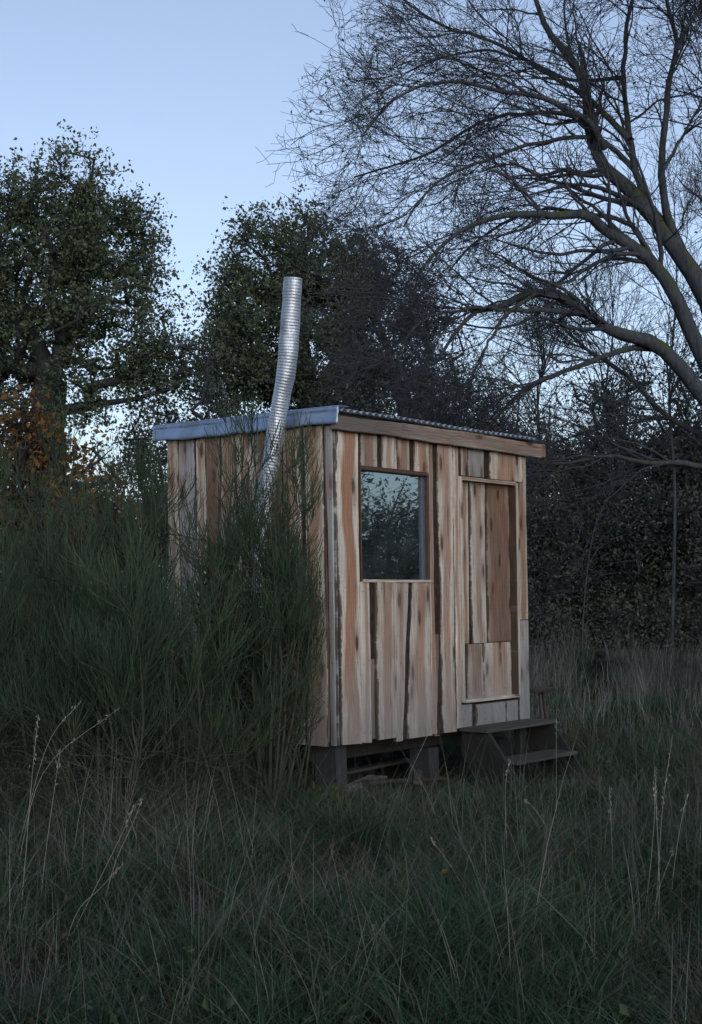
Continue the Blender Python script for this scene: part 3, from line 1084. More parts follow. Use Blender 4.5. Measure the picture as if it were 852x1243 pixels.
def leafy_tree(name, label, base, stems, ell, n, leaves, lsize, spread, mat, bark, seed, group, rtrunk=.3, gap=.4, trunk_r=None, twigs=5, category='tree', gs=1.3, pull=.45):
    rng = np.random.default_rng(seed)
    t = thing(name, tuple(base), label, category, group)
    pts = crown_points(ell, n, rng, gap, gs)
    N, par, tips = skeleton(stems, pts, rng, pull=pull)
    r = branch_radii(par, tips, .011, rtrunk)
    e = np.where(par >= 0)[0]
    P = np.stack([N[par[e]], N[e]], 1)
    rr = np.stack([np.minimum(r[par[e]], r[e] * 1.7), r[e]], 1)
    # stretch slightly so that joints overlap
    dirv = P[:, 1] - P[:, 0]
    P[:, 1] += dirv * .06; P[:, 0] -= dirv * .04
    nst = len(stems[0])
    istem = e < nst
    big = (r[e] > .035) & ~istem
    st = Soup()
    sp = spline(stems[0], max(8, nst * 3))
    sr = np.interp(np.linspace(0, 1, len(sp)), np.linspace(0, 1, nst), r[:nst])
    sr[:3] *= (1.5, 1.25, 1.08)
    st.tube(sp[None], sr[None], 12)
    obj('trunk', st.mesh('trunk', base, True), bark, t)
    s = Soup()
    s.tube(P[big], rr[big], 7)
    s.tube(P[~big & ~istem], rr[~big & ~istem], 4)
    # fine twigs around the tips
    tp = N[tips]
    if twigs:
        o = np.repeat(tp, twigs, 0)
        d = unit(rng.normal(size=o.shape) + [0, 0, .25]) * rng.uniform(.5, 1.1, len(o))[:, None] * spread
        mid = o + d * .5 + rng.normal(size=o.shape) * spread * .12
        s.tube(np.stack([o, mid, o + d], 1), np.tile([[.008, .005, .002]], (len(o), 1)), 3)
    obj('branches', s.mesh('branches', base, True), bark, t)
    if leaves:
        c = np.repeat(tp, leaves, 0)
        # leaves sit in small sprays: a few sub-centres for every tip
        sub = rng.normal(size=(len(tp), 6, 3)) * spread * .62
        k = rng.integers(0, 6, len(c))
        c = c + sub[np.repeat(np.arange(len(tp)), leaves), k] + rng.normal(size=c.shape) * spread * .24
        V, Q = leaf_quads(c, rng.uniform(.5, 1.4, len(c)) * lsize, rng, .6)
        l = Soup(); l.add(V, Q)
        obj('crown', l.mesh('crown', base), mat, t, kind='stuff')
    return t


def pe(x, y, d, rx, ry, rd=None):
    """ellipsoid at pixel (x, y), depth d, radii given in photo pixels at that depth"""
    p = at(x, y, d); k = d / F
    return (p[0], p[1], p[2], rx * k, (rd if rd else (rx + ry) * .5 * k), ry * k)


def stem_px(pts, d):
    return [at(x, y, dd) for (x, y), dd in zip(pts, d if hasattr(d, '__len__') else [d] * len(pts))]


def on_ground(x, y):
    return np.array([x, y, float(gz(x, y)) - .05])


def gbase(px, d):
    return on_ground((px - CX) / F * d, d)


# ------------------------------------------------------------------ leafy trees behind the shed
def oaks():
    d = 28.
    b = gbase(58, d)
    leafy_tree('oak_tree', 'tall spreading oak still in leaf with a forked trunk, behind the broom', b,
               [[b] + stem_px([(60, 590), (57, 520), (62, 462)], d), stem_px([(55, 445), (38, 402), (26, 372)], [d, d - .3, d - .8]),
                stem_px([(72, 440), (88, 388), (104, 330), (112, 292)], [d, d + .3, d + .3, d + .6]), stem_px([(66, 500), (110, 492), (165, 484), (215, 470)], [d, d - .6, d - 1, d - 1.2])],
               [pe(92, 265, d, 88, 88), pe(118, 320, d + .5, 82, 84), pe(30, 310, d, 88, 110), pe(40, 400, d, 100, 82), pe(150, 405, d - .5, 78, 72), pe(-55, 350, d, 80, 120), pe(-30, 450, d + 1, 90, 60),
                pe(190, 450, d - 1, 62, 45), pe(150, 300, d + .6, 45, 60), pe(70, 480, d - 1, 90, 40)],
               1000, 58, .078, .30, M['oakleaf'], M['oakbark'], 11, 'trees behind the cabin', .33, .30, gs=2.3)
    d = 30.
    b = gbase(382, d)
    leafy_tree('oak_tree', 'rounded dark oak in leaf rising behind the metal flue', b,
               [[b] + stem_px([(380, 600), (380, 540), (378, 480)], d), stem_px([(376, 470), (366, 420), (372, 370), (362, 320)], [d, d, d + .3, d + .3]),
                stem_px([(380, 490), (340, 450), (318, 430)], [d, d - .4, d - .8]), stem_px([(382, 480), (410, 440), (432, 400)], [d, d + .4, d + .8])],
               [pe(345, 300, d, 72, 62), pe(292, 355, d, 42, 55), pe(305, 420, d - .5, 70, 80), pe(400, 340, d + .4, 72, 72), pe(360, 400, d, 105, 85), pe(440, 380, d + .6, 60, 90), pe(270, 450, d - 1, 55, 55), pe(400, 470, d, 120, 45)],
               950, 56, .078, .30, M['oakleaf'], M['oakbark'], 12, 'trees behind the cabin', .31, .32, gs=2.3)
    d = 26.
    b = gbase(500, d)
    leafy_tree('thorn_tree', 'dense fine-leaved dark thorn tree above the cabin roof, below the bare branches', b,
               [[b] + stem_px([(500, 620), (502, 570), (500, 530)], d), stem_px([(500, 520), (480, 460), (470, 420)], d), stem_px([(502, 530), (540, 490), (560, 470)], d)],
               [pe(470, 400, d, 62, 105), pe(515, 450, d, 62, 90), pe(560, 510, d, 55, 60), pe(430, 460, d - .5, 60, 70), pe(490, 520, d, 100, 60)],
               430, 36, .06, .30, M['darkleaf'], M['oakbark'], 13, 'trees behind the cabin', .20, .40, twigs=9, gs=2.4)
    # low growth between the oaks, on the skyline
    for k, (x, d, top, rx, lab) in enumerate(((232, 27., 400, 82, 'low leafy thorn bush filling the gap between the two oaks'), (130, 22., 575, 110, 'dark leafy bush at the foot of the forked oak'),
                                              (15, 20., 590, 100, 'dark leafy bush beside the rust-leaved shrub'))):
        b = gbase(x, d)
        bot = 690
        leafy_tree('thorn_bush', lab, b, [[b] + stem_px([(x, 680), (x + 4, 640)], d)],
                   [pe(x, (top + bot) / 2, d, rx, (bot - top) / 2), pe(x + rx * .6, (top + bot) / 2 + 40, d, rx * .6, (bot - top) * .33), pe(x - rx * .5, (top + bot) / 2 + 30, d + .5, rx * .6, (bot - top) * .36)],
                   320, 44, .07, .32, M['darkleaf'], M['oakbark'], 20 + k, 'bushes on the skyline', .12, .4, category='bush')
    d = 12.6
    b = gbase(52, d)
    leafy_tree('rust_leaved_shrub', 'shrub with rust-orange autumn leaves among the green broom', b,
               [[b] + stem_px([(55, 760), (60, 680), (62, 610)], d)],
               [pe(52, 525, d, 40, 46), pe(30, 560, d, 60, 70), pe(90, 590, d, 50, 60), pe(5, 520, d + .2, 50, 50), pe(75, 650, d, 75, 60), pe(118, 640, d - .3, 40, 70)],
               240, 16, .062, .17, M['autumn'], M['oakbark'], 31, None, .045, .45, category='shrub', gs=3.)


# ------------------------------------------------------------------ the thicket on the right
def thicket():
    spec = [(575, 27., 470, 58, 'slender thorn tree just beyond the cabin roof'), (640, 25., 500, 62, 'dark thorn tree right behind the cabin door side'), (715, 26., 455, 72, 'broad thorn tree with sky showing through its crown'),
            (790, 25.5, 430, 80, 'tall dense thorn tree under the arching bare limbs'), (868, 24.5, 420, 80, 'leafy thorn tree around the mossy branch of the bare tree'), (950, 25., 400, 80, 'leafy thorn tree past the trunk of the bare tree'),
            (680, 29., 520, 70, 'distant thorn tree in the second row of the thicket'), (760, 30., 505, 80, 'second-row thorn tree behind the broad one'), (845, 29.5, 500, 80, 'second-row thorn tree behind the tall dense one'), (600, 31., 545, 66, 'far thorn tree closing the thicket behind the cabin')]
    for k, (x, d, top, rx, lab) in enumerate(spec):
        b = gbase(x, d)
        bot = 730
        cy = (top + bot) / 2; h = (bot - top) / 2
        rng = random.Random(k + 3)
        leafy_tree('thorn_tree', lab, b, [[b] + stem_px([(x + rng.uniform(-8, 8), 690), (x + rng.uniform(-12, 12), 640)], d), stem_px([(x - 6, 660), (x - rx * .4, 600)], d), stem_px([(x + 6, 660), (x + rx * .4, 610)], d)],
                   [pe(x, cy, d, rx, h), pe(x + rx * .55, cy + h * .3, d, rx * .6, h * .7), pe(x - rx * .5, cy + h * .2, d + .5, rx * .6, h * .75), pe(x, cy + h * .6, d - .6, rx, h * .45)],
                   340, 34 if k < 6 else 28, .066, .36, M['darkleaf'], M['lichen'], 40 + k, 'thorn thicket', .10, .40, twigs=9, gs=2.1)
    # brambles and scrub at the foot of the thicket
    for k, (x, d, w, h) in enumerate(((655, 24., 60, 1.25), (745, 24.4, 70, 1.35), (835, 24., 70, 1.2), (925, 23.5, 70, 1.2), (700, 25.5, 60, 1.9), (790, 25.4, 70, 1.9), (880, 25., 70, 2.))):
        b = gbase(x, d)
        z = b[2]
        y0 = HY - (z + h - EYE) / d * F; y1 = HY - (z - EYE) / d * F
        leafy_tree('bramble_bush', (
                       'low tangled bramble just past the cabin, behind the stool', 'low tangled bramble directly behind the charred stump post', 'low tangled bramble between the stump post and the bare tree', 'low tangled bramble at the foot of the bare tree trunk',
                       'taller bramble mound behind the grey dead sapling', 'taller bramble mound under the tall dense thorn tree', 'taller bramble mound under the mossy branch of the bare tree')[k], b, [[b, b + [0, 0, h * .25], b + [.05, 0, h * .45]]],
                   [pe(x, (y0 + y1) / 2 + 6, d, w, (y1 - y0) * .5), pe(x + w * .5, (y0 + y1) / 2 + 12, d, w * .6, (y1 - y0) * .4)],
                   150, 34, .07, .3, M['darkleaf'], M['oakbark'], 60 + k, ('low brambles' if k < 4 else 'bramble mounds'), .03, .3, category='bush')
    # grey dead branches leaning in front of the dark leaves
    for k, (pts, d, lab) in enumerate((([(706, 775), (712, 700), (722, 640), (745, 590), (760, 560)], 23.2, 'grey lichen-covered dead stem standing before the thicket, bending at its top'),)):
        rng = np.random.default_rng(80 + k)
        P = spline(stem_px(pts, d), 14)
        P[0, 2] = float(gz(P[0, 0], P[0, 1])) - .05
        R = np.linspace(.015, .005, 14)
        t = thing('dead_sapling', tuple(P[0]), lab, 'dead sapling')
        s = Soup(); s.tube(P[None], R[None], 7)
        obj('stem', s.mesh('stem', P[0], True), M['lichen'], t)
        s = Soup()
        p1, r1 = sprout(P[None], R[None], 26, rng, .15, 1, (.5, 1.2), (.5, 1.1), 6, (0, 0, -.25), .5, .5, .004)
        p2, r2 = sprout(p1, r1, 6, rng, .2, 1, (.5, 1.2), (.2, .5), 4, (0, 0, -.1), .5, .6, .003)
        s.tube(p1, r1, 4); s.tube(p2, r2, 3)
        obj('twigs', s.mesh('twigs', P[0], True), M['lichen'], t, kind='stuff')


# ------------------------------------------------------------------ the big bare tree
def bare_tree():
    rng = np.random.default_rng(7)
    limbs = [  # (pixels, depths, start width px, end width px)
        ([(905, 545), (880, 430), (851, 347), (802, 271), (764, 222), (737, 190), (723, 146), (721, 98), (699, 60), (672, 33), (652, -10), (630, -60)], (17.2, 17.5), 40, 5),
        ([(802, 271), (786, 245), (770, 206), (761, 152), (756, 98), (759, 33), (775, -30), (770, -80)], (17.2, 18.2), 17, 4),
        ([(828, 305), (808, 255), (805, 190), (818, 108), (824, 54), (812, 0), (800, -60)], (17.3, 16.3), 18, 5),
        ([(823, 60), (838, 25), (856, -10), (872, -60)], (16.5, 16.2), 8, 4),
        ([(735, 180), (715, 150), (690, 134), (650, 119), (607, 114), (553, 103), (510, 108), (470, 130), (440, 165)], (17.2, 15.8), 13, 3),
        ([(764, 170), (742, 145), (715, 119), (672, 89), (634, 65), (591, 46), (547, 33), (500, 6), (470, -20)], (17.2, 18.6), 12, 3),
        ([(770, 206), (745, 182), (715, 168), (650, 173), (601, 187), (560, 202), (520, 235), (490, 275)], (17.5, 16.4), 11, 3),
        ([(757, 94), (715, 98), (672, 92), (630, 72), (585, 62), (540, 70), (500, 85)], (17.6, 19.0), 8, 3),
        ([(728, 160), (700, 143), (660, 136), (610, 140), (570, 155), (530, 180), (480, 200), (430, 215)], (17.1, 18.4), 10, 3),
        ([(905, 560), (880, 490), (850, 425), (818, 360), (780, 312), (737, 287), (710, 268), (675, 266), (645, 262), (600, 262), (560, 280), (525, 310), (500, 345)], (17.2, 16.0), 34, 3),
        ([(791, 322), (770, 275), (737, 260), (690, 253), (650, 256), (610, 270), (570, 300), (545, 330)], (17., 18.), 11, 3),
        ([(780, 312), (735, 260), (703, 226), (665, 210), (625, 196), (590, 205)], (17., 17.6), 8, 3),
        ([(910, 570), (880, 515), (850, 478), (805, 428), (767, 409), (740, 400), (718, 387), (691, 372), (653, 356), (627, 356), (597, 372), (570, 379), (548, 405), (530, 440)], (17.2, 15.6), 34, 4),
        ([(705, 380), (661, 375), (616, 373), (578, 372), (540, 378), (505, 400), (485, 430)], (16.3, 15.2), 10, 3),
        ([(650, 357), (615, 380), (590, 410), (575, 440), (565, 470)], (16., 15.6), 8, 3),
        ([(800, 424), (770, 421), (752, 425), (714, 440), (672, 459), (642, 476), (623, 493), (597, 519), (575, 535)], (16.9, 16.0), 13, 5),
        ([(915, 590), (880, 555), (843, 527), (805, 504), (767, 462), (733, 440), (705, 418), (680, 395)], (17.3, 18.), 16, 4),
        ([(920, 610), (890, 575), (852, 566), (820, 561), (786, 561), (752, 555), (721, 557), (684, 564), (642, 561)], (17.2, 16.8), 15, 4),
        ([(905, 520), (925, 420), (940, 300), (935, 180), (950, 60), (960, -60)], (17.3, 17.8), 30, 5),
        ([(938, 320), (900, 240), (880, 150), (862, 60), (850, 0)], (17.5, 18.4), 14, 4),
        ([(925, 430), (980, 330), (1020, 220), (1060, 120)], (17.4, 16.8), 18, 4),
        ([(806, 205), (826, 165), (848, 120), (868, 70)], (16.9, 16.6), 7, 4),
    ]
    bx = (965 - CX) / F * 17.2
    base = on_ground(bx, 17.2)
    t = thing('bare_tree', tuple(base), 'big bare-limbed tree with long arching branches reaching over the cabin', 'tree')
    s = Soup()
    tr = spline([base, at(948, 690, 17.2), at(925, 610, 17.2), at(903, 540, 17.2), at(888, 470, 17.3)], 16)
    s.tube(tr[None], np.interp(np.linspace(0, 1, 16), [0, .1, .4, 1], [.36, .27, .24, .19])[None], 14)
    obj('trunk', s.mesh('trunk', base, True), M['bark'], t)
    LP, LR = [], []
    for pts, (d0, d1), w0, w1 in limbs:
        n = len(pts)
        dep = np.linspace(d0, d1, n)
        P = spline([at(x, y, d) for (x, y), d in zip(pts, dep)], 26)
        P = P + np.cumsum(rng.normal(size=P.shape) * .012, 0) * np.sin(np.linspace(0, np.pi, 26))[:, None]
        wpx = np.interp(np.linspace(0, 1, 26), [0, .12, .45, 1], [w0, w0 * .82, w0 * .5 + w1 * .25, w1])
        R = wpx * .36 * P[:, 1] / F
        s = Soup()
        V, Q = tubes(P[None], R[None], 9)
        V = V + rng.normal(size=V.shape) * .05 * np.repeat(R, 9)[:, None]
        s.add(V, Q)
        obj('branch', s.mesh('branch', base, True), M['bark'], t)
        LP.append(P); LR.append(R)
    LP = np.array(LP); LR = np.array(LR)
    tw = Soup()
    p1, r1 = sprout(LP, LR, 17, rng, .28, 1., (.35, .95), (.9, 2.0), 9, (-.55, 0, -.02), .5, .42, .004)
    p2, r2 = sprout(p1, r1, 8, rng, .15, 1., (.4, 1.0), (.4, .95), 6, (-.30, 0, .12), .55, .5, .003)
    p3, r3 = sprout(p2, r2, 4, rng, .15, 1., (.4, 1.1), (.2, .5), 4, (-.1, 0, .15), .5, .6, .0024)
    q = p3[:, -1, 0] < 4.2
    p3, r3 = p3[q], r3[q]
    p4, r4 = sprout(p3[::3], r3[::3], 2, rng, .3, 1., (.4, 1.1), (.12, .3), 3, (0, 0, .1), .4, .8, .0022)
    tw.tube(p1, r1, 5); tw.tube(p2, r2, 3); tw.tube(p3, r3, 3); tw.tube(p4, r4, 3)
    obj('twigs', tw.mesh('twigs', base, True), M['twig'], t, kind='stuff')
    # a few leaves still hang on
    lf = Soup()
    idx = rng.choice(len(p3), 1500, replace=False)
    lf.add(*leaf_quads(p3[idx, -1] + rng.normal(size=(1500, 3)) * .02, rng.uniform(.03, .06, 1500), rng, .6))
    obj('leaves', lf.mesh('leaves', base), M['oakleaf'], t, kind='stuff')


def bare_saplings():
    for k, (x, d, top, lab) in enumerate(((815, 23.5, 215, 'slender bare sapling rising behind the arching limbs of the big bare tree'), (738, 26., 330, 'thin bare sapling above the broad thorn tree'),
                                          (655, 27.5, 400, 'short bare sapling showing just past the cabin roof'), (880, 22.5, 250, 'bare sapling behind the trunk of the big bare tree'))):
        rng = np.random.default_rng(150 + k)
        b = gbase(x, d)
        P = spline([b] + stem_px([(x + 4, 600), (x - 3, 480), (x + 6, (top + 480) / 2), (x + 2, top)], d), 18)
        R = np.linspace(.034, .006, 18)
        t = thing('bare_sapling', tuple(b), lab, 'sapling', 'bare saplings')
        s = Soup(); s.tube(P[None], R[None], 7)
        obj('trunk', s.mesh('trunk', b, True), M['lichen'], t)
        s = Soup()
        p1, r1 = sprout(P[None], R[None], 46, rng, .3, 1, (.35, .9), (.9, 2.3), 7, (0, 0, .35), .3, .5, .004)
        p2, r2 = sprout(p1, r1, 7, rng, .2, 1, (.4, .9), (.35, .9), 5, (0, 0, .2), .35, .6, .003)
        p3, r3 = sprout(p2, r2, 3, rng, .2, 1, (.4, 1.), (.15, .4), 3, (0, 0, .2), .35, .7, .0026)
        s.tube(p1, r1, 4); s.tube(p2, r2, 3); s.tube(p3, r3, 3)
        obj('twigs', s.mesh('twigs', b, True), M['twig'], t, kind='stuff')


# ------------------------------------------------------------------ trees to the right of the frame (seen in the window pane)
def side_trees():
    spec = [(13.5, 12.4, 3.2, 2.0), (15.5, 15.2, 3.9, 2.3), (17.5, 17.8, 4.0, 2.2), (20.5, 20., 7.4, 2.8), (22., 15.5, 4.4, 2.8), (18., 10., 3.9, 2.4), (12.5, 20.5, 4.0, 2.3), (24., 23.5, 6.5, 3.0)]
    labs = ['low round thorn bush off to the right of the cabin, nearest its window wall', 'low thorn bush in the hedge facing the window', 'thorn bush beside the taller tree facing the window', 'leafy tree standing above the hedge opposite the window', 'far low thorn bush behind the hedge opposite the window', 'outermost low thorn bush of the side hedge', 'thorn bush between the thicket and the side hedge', 'leafy tree at the far end of the side hedge']
    for k, (x, y, h, w) in enumerate(spec):
        b = on_ground(x, y)
        z = b[2]
        leafy_tree('thorn_tree' if h > 5 else 'thorn_bush', labs[k], b, [[b, b + [0, 0, h * .2], b + [.1, 0, h * .35]]],
                   [(x, y, z + h * .55, w, w, h * .45), (x + w * .4, y + w * .3, z + h * .45, w * .7, w * .7, h * .42), (x - w * .4, y, z + h * .38, w * .7, w * .7, h * .36)],
                   260, 40, .085, .42, M['darkleaf'], M['oakbark'], 90 + k, 'side hedge', .1 * h / 3, .25, category='tree' if h > 5 else 'bush')
    # a bare tree out there too
    rng = np.random.default_rng(99)
    x, y = 14.5, 13.2
    b = on_ground(x, y)
    t = thing('bare_tree', tuple(b), 'smaller bare tree standing in the side hedge opposite the window', 'tree')
    tr = spline([b, b + [.1, 0, 1.2], b + [-.1, .1, 2.4], b + [.2, 0, 3.6], b + [.1, .2, 5.5]], 14)
    R = np.linspace(.16, .03, 14)
    s = Soup(); s.tube(tr[None], R[None], 10)
    obj('trunk', s.mesh('trunk', b, True), M['bark'], t)
    s = Soup()
    p1, r1 = sprout(tr[None], R[None], 26, rng, .3, 1, (.5, 1.1), (1.6, 3.4), 8, (0, 0, .3), .4, .5, .01)
    p2, r2 = sprout(p1, r1, 9, rng, .2, 1, (.4, 1.), (.6, 1.4), 5, (0, 0, .1), .4, .6, .008)
    p3, r3 = sprout(p2, r2, 5, rng, .2, 1, (.4, 1.), (.3, .7), 4, (0, 0, .1), .4, .7, .006)
    s.tube(p1, r1, 5); s.tube(p2, r2, 3); s.tube(p3, r3, 3)
    obj('twigs', s.mesh('twigs', b, True), M['twig'], t, kind='stuff')


# ------------------------------------------------------------------ broom bushes
def off_wall(p, r):
    """keep only shoots that stay clear of the side wall"""
    loc = p[..., :2] - P0
    sk = loc @ D1; tk = loc @ D2
    k = ~((((sk > -.07) & (tk < L_SIDE + .1)) | ((p[..., 0] > P0[0] - .05) & (tk < 0))).any(1))
    return p[k], r[k]


def broom(px, d, top, spread, n, seed, label, fine=7):
    rng = np.random.default_rng(seed)
    b = gbase(px, d)
    h = at(px, top, d)[2] - b[2]
    t = thing('broom_bush', tuple(b), label, 'bush', 'broom bushes')
    a = rng.uniform(0, 2 * np.pi, n)
    rad = np.sqrt(rng.uniform(.02, 1, n)) * spread
    hh = h * rng.uniform(.45, .92, n) * (1 - .12 * (rad / spread))
    K = 8
    f = np.linspace(0, 1, K)[None, :, None]
    o = b[None] + np.stack([np.cos(a), np.sin(a), 0 * a], 1) * rng.uniform(.02, .16, n)[:, None]
    end = b[None] + np.stack([np.cos(a) * rad, np.sin(a) * rad, hh], 1)
    P = o[:, None] * (1 - f) + end[:, None] * f
    out = np.stack([np.cos(a), np.sin(a), 0 * a], 1)[:, None] * rad[:, None, None] * .35 * np.sin(np.pi * f)
    P = P + out + np.cumsum(rng.normal(size=P.shape) * .015 * h / 2, 1) * [[[1, 1, .3]]]
    R = np.linspace(.014, .0045, K)[None] * rng.uniform(.7, 1.2, n)[:, None]
    s = Soup(); s.tube(P, R, 5)
    p1, r1 = off_wall(*sprout(P, R, 7, rng, .25, 1., (.4, 1.1), (.3, .8), 6, (0, 0, .7), .45, .6, .003))
    s.tube(p1, r1, 4)
    pd, rd = off_wall(*sprout(P, R, 6, rng, .08, .7, (.6, 1.4), (.25, .7), 5, (0, 0, .1), .7, .5, .002))
    pe_, re_ = off_wall(*sprout(pd, rd, 6, rng, .2, 1., (.4, 1.2), (.1, .3), 3, (0, 0, .1), .6, .7, .0016))
    s.tube(pd, rd, 3); s.tube(pe_, re_, 3)
    obj('stems', s.mesh('stems', b, True), M['broomstem'], t)
    g = Soup()
    p2, r2 = off_wall(*sprout(p1, r1, fine, rng, .3, 1., (.25, .85), (.16, .46), 5, (0, 0, .9), .32, .6, .0017))
    p3, r3 = off_wall(*sprout(p2, r2, 3, rng, .1, .9, (.2, .7), (.10, .30), 3, (0, 0, .8), .2, .8, .0015))
    r2 = np.maximum(r2 * .9, .0021); r3 = np.maximum(r3, .0018)
    g.tube(p2, r2, 3); g.tube(p3, r3, 3)
    obj('green_twigs', g.mesh('green_twigs', b, True), M['broom'], t, kind='stuff')


def brooms():
    broom(318, 9.35, 440, .34, 17, 1, 'upright green broom bush in front of the metal flue', 9)
    broom(345, 9.9, 620, .18, 9, 2, 'lower broom bush against the side boards by the cabin corner post', 10)
    broom(138, 9.1, 465, .38, 9, 3, 'tall broom bush beyond the cabin side wall, its shoots topping the eave')
    broom(60, 8.7, 560, .52, 10, 4, 'broad broom bush in the dry grass beside the rust-leaved shrub')
    broom(105, 10.6, 500, .55, 10, 5, 'tall broom bush behind the broad one')
    broom(196, 12.2, 530, .36, 7, 6, 'broom bush behind the far corner of the cabin')
    broom(-30, 9.6, 540, .5, 9, 7, 'outermost broom bush at the end of the row')
    broom(215, 8.6, 700, .28, 5, 8, 'short broom bush standing in the long dead grass', 8)
    broom(130, 8.2, 690, .36, 7, 9, 'low sparse broom bush before the broad one', 9)
    broom(0, 11.6, 520, .6, 10, 10, 'broom bush at the back of the row, under the forked oak')


# ------------------------------------------------------------------ grass
def blades(root, h, w, leanv, droop, rng, rows=4):
    """curved tapering blades"""
    n = len(root)
    f = np.linspace(0, 1, rows + 1)[None, :, None]
    az = rng.uniform(0, 2 * np.pi, n)
    side = np.stack([np.cos(az), np.sin(az), 0 * az], 1)[:, None]
    hz = leanv[:, None, :] * h[:, None, None]
    up = np.array([[[0, 0, 1.]]]) * h[:, None, None]
    dr = droop[:, None, None]
    c = root[:, None] + hz * (f * .45 + f ** 2 * .9) + up * (f - dr * f ** 2.2)
    wid = w[:, None, None] * (1 - f ** 1.6 * .92) * .5
    Lv = c - side * wid; Rv = c + side * wid
    V = np.stack([Lv, Rv], 2).reshape(-1, 3)
    i, k = np.meshgrid(np.arange(n), np.arange(rows), indexing='ij')
    b = (i * (rows + 1) + k) * 2
    Q = np.stack([b, b + 1, b + 3, b + 2], -1).reshape(-1, 4)
    return V, Q


def in_shed(x, y, m=.12):
    dx = x - P0[0]; dy = y - P0[1]
    s = dx * D1[0] + dy * D1[1]; t = dx * D2[0] + dy * D2[1]
    inside = (s > m) & (s < L_FRONT - m) & (t > m) & (t < L_SIDE - m)
    sl, sr = SX(556, 880), SX(640, 880)
    return inside | ((s > sl - .02) & (s < sr + .02) & (t < .1) & (t > -.76))


def field(n, d0, d1, rng, power=1., margin=1.3):
    """random spots in the wedge in front of the camera between depths d0 and d1"""
    u = rng.uniform(0, 1, n)
    d = (d0 ** (2 * power) + u * (d1 ** (2 * power) - d0 ** (2 * power))) ** (.5 / power)
    half = CX / F * d * margin + .3
    x = rng.uniform(-1, 1, n) * half
    k = ~in_shed(x, d) & ~((np.abs(x - (727.5 - CX) / F * d) < .22) & (d > 17.) & (d < 21.45))
    return x[k], d[k]


def tufts(s, rng, n, d0, d1, per, rad, hr, wr, lean_r, droop_r, rows, keep=None, margin=1.3, push=0.):
    x, y = field(n, d0, d1, rng, margin=margin)
    if keep is not None:
        k = rng.uniform(0, 1, len(x)) < keep(x, y)
        x, y = x[k], y[k]
    hs = rng.uniform(.7, 1.25, len(x))
    x = np.repeat(x, per); y = np.repeat(y, per); hs = np.repeat(hs, per)
    a = rng.uniform(0, 2 * np.pi, len(x)); r = np.abs(rng.normal(size=len(x))) * rad
    x2 = x + np.cos(a) * r; y2 = y + np.sin(a) * r
    k = ~in_shed(x2, y2)
    x2, y2, a, hs = x2[k], y2[k], a[k], hs[k]
    n2 = len(x2)
    a2 = a + rng.normal(size=n2) * .7
    ln = rng.uniform(lean_r[0], lean_r[1], n2)
    lv = np.stack([np.cos(a2) * ln + push, np.sin(a2) * ln, 0 * a2], 1)
    root = np.stack([x2, y2, gz(x2, y2) - .015], 1)
    h = rng.uniform(hr[0], hr[1], n2) * hs * hmod(x2, y2)
    V, Q = blades(root, h, rng.uniform(wr[0], wr[1], n2), lv, rng.uniform(droop_r[0], droop_r[1], n2), rng, rows)
    s.add(V, Q)


def hmod(x, y):
    d = np.hypot((x - (P0[0] + D1[0] * 1.5)) * 1.0, (y - (P0[1] + D1[1] * 1.1)) * 1.0)
    st = np.hypot(x - (P0[0] + D1[0] * 2.0 - D2[0] * 1.0), y - (P0[1] + D1[1] * 2.0 - D2[1] * 1.0))
    return (.72 + .28 * sstep(.9, 2.4, d)) * (.5 + .5 * sstep(.35, 1.0, st)) * (.8 + .25 * np.clip(sn(x * 1.7 + 2, y * 1.6), -1, 1))


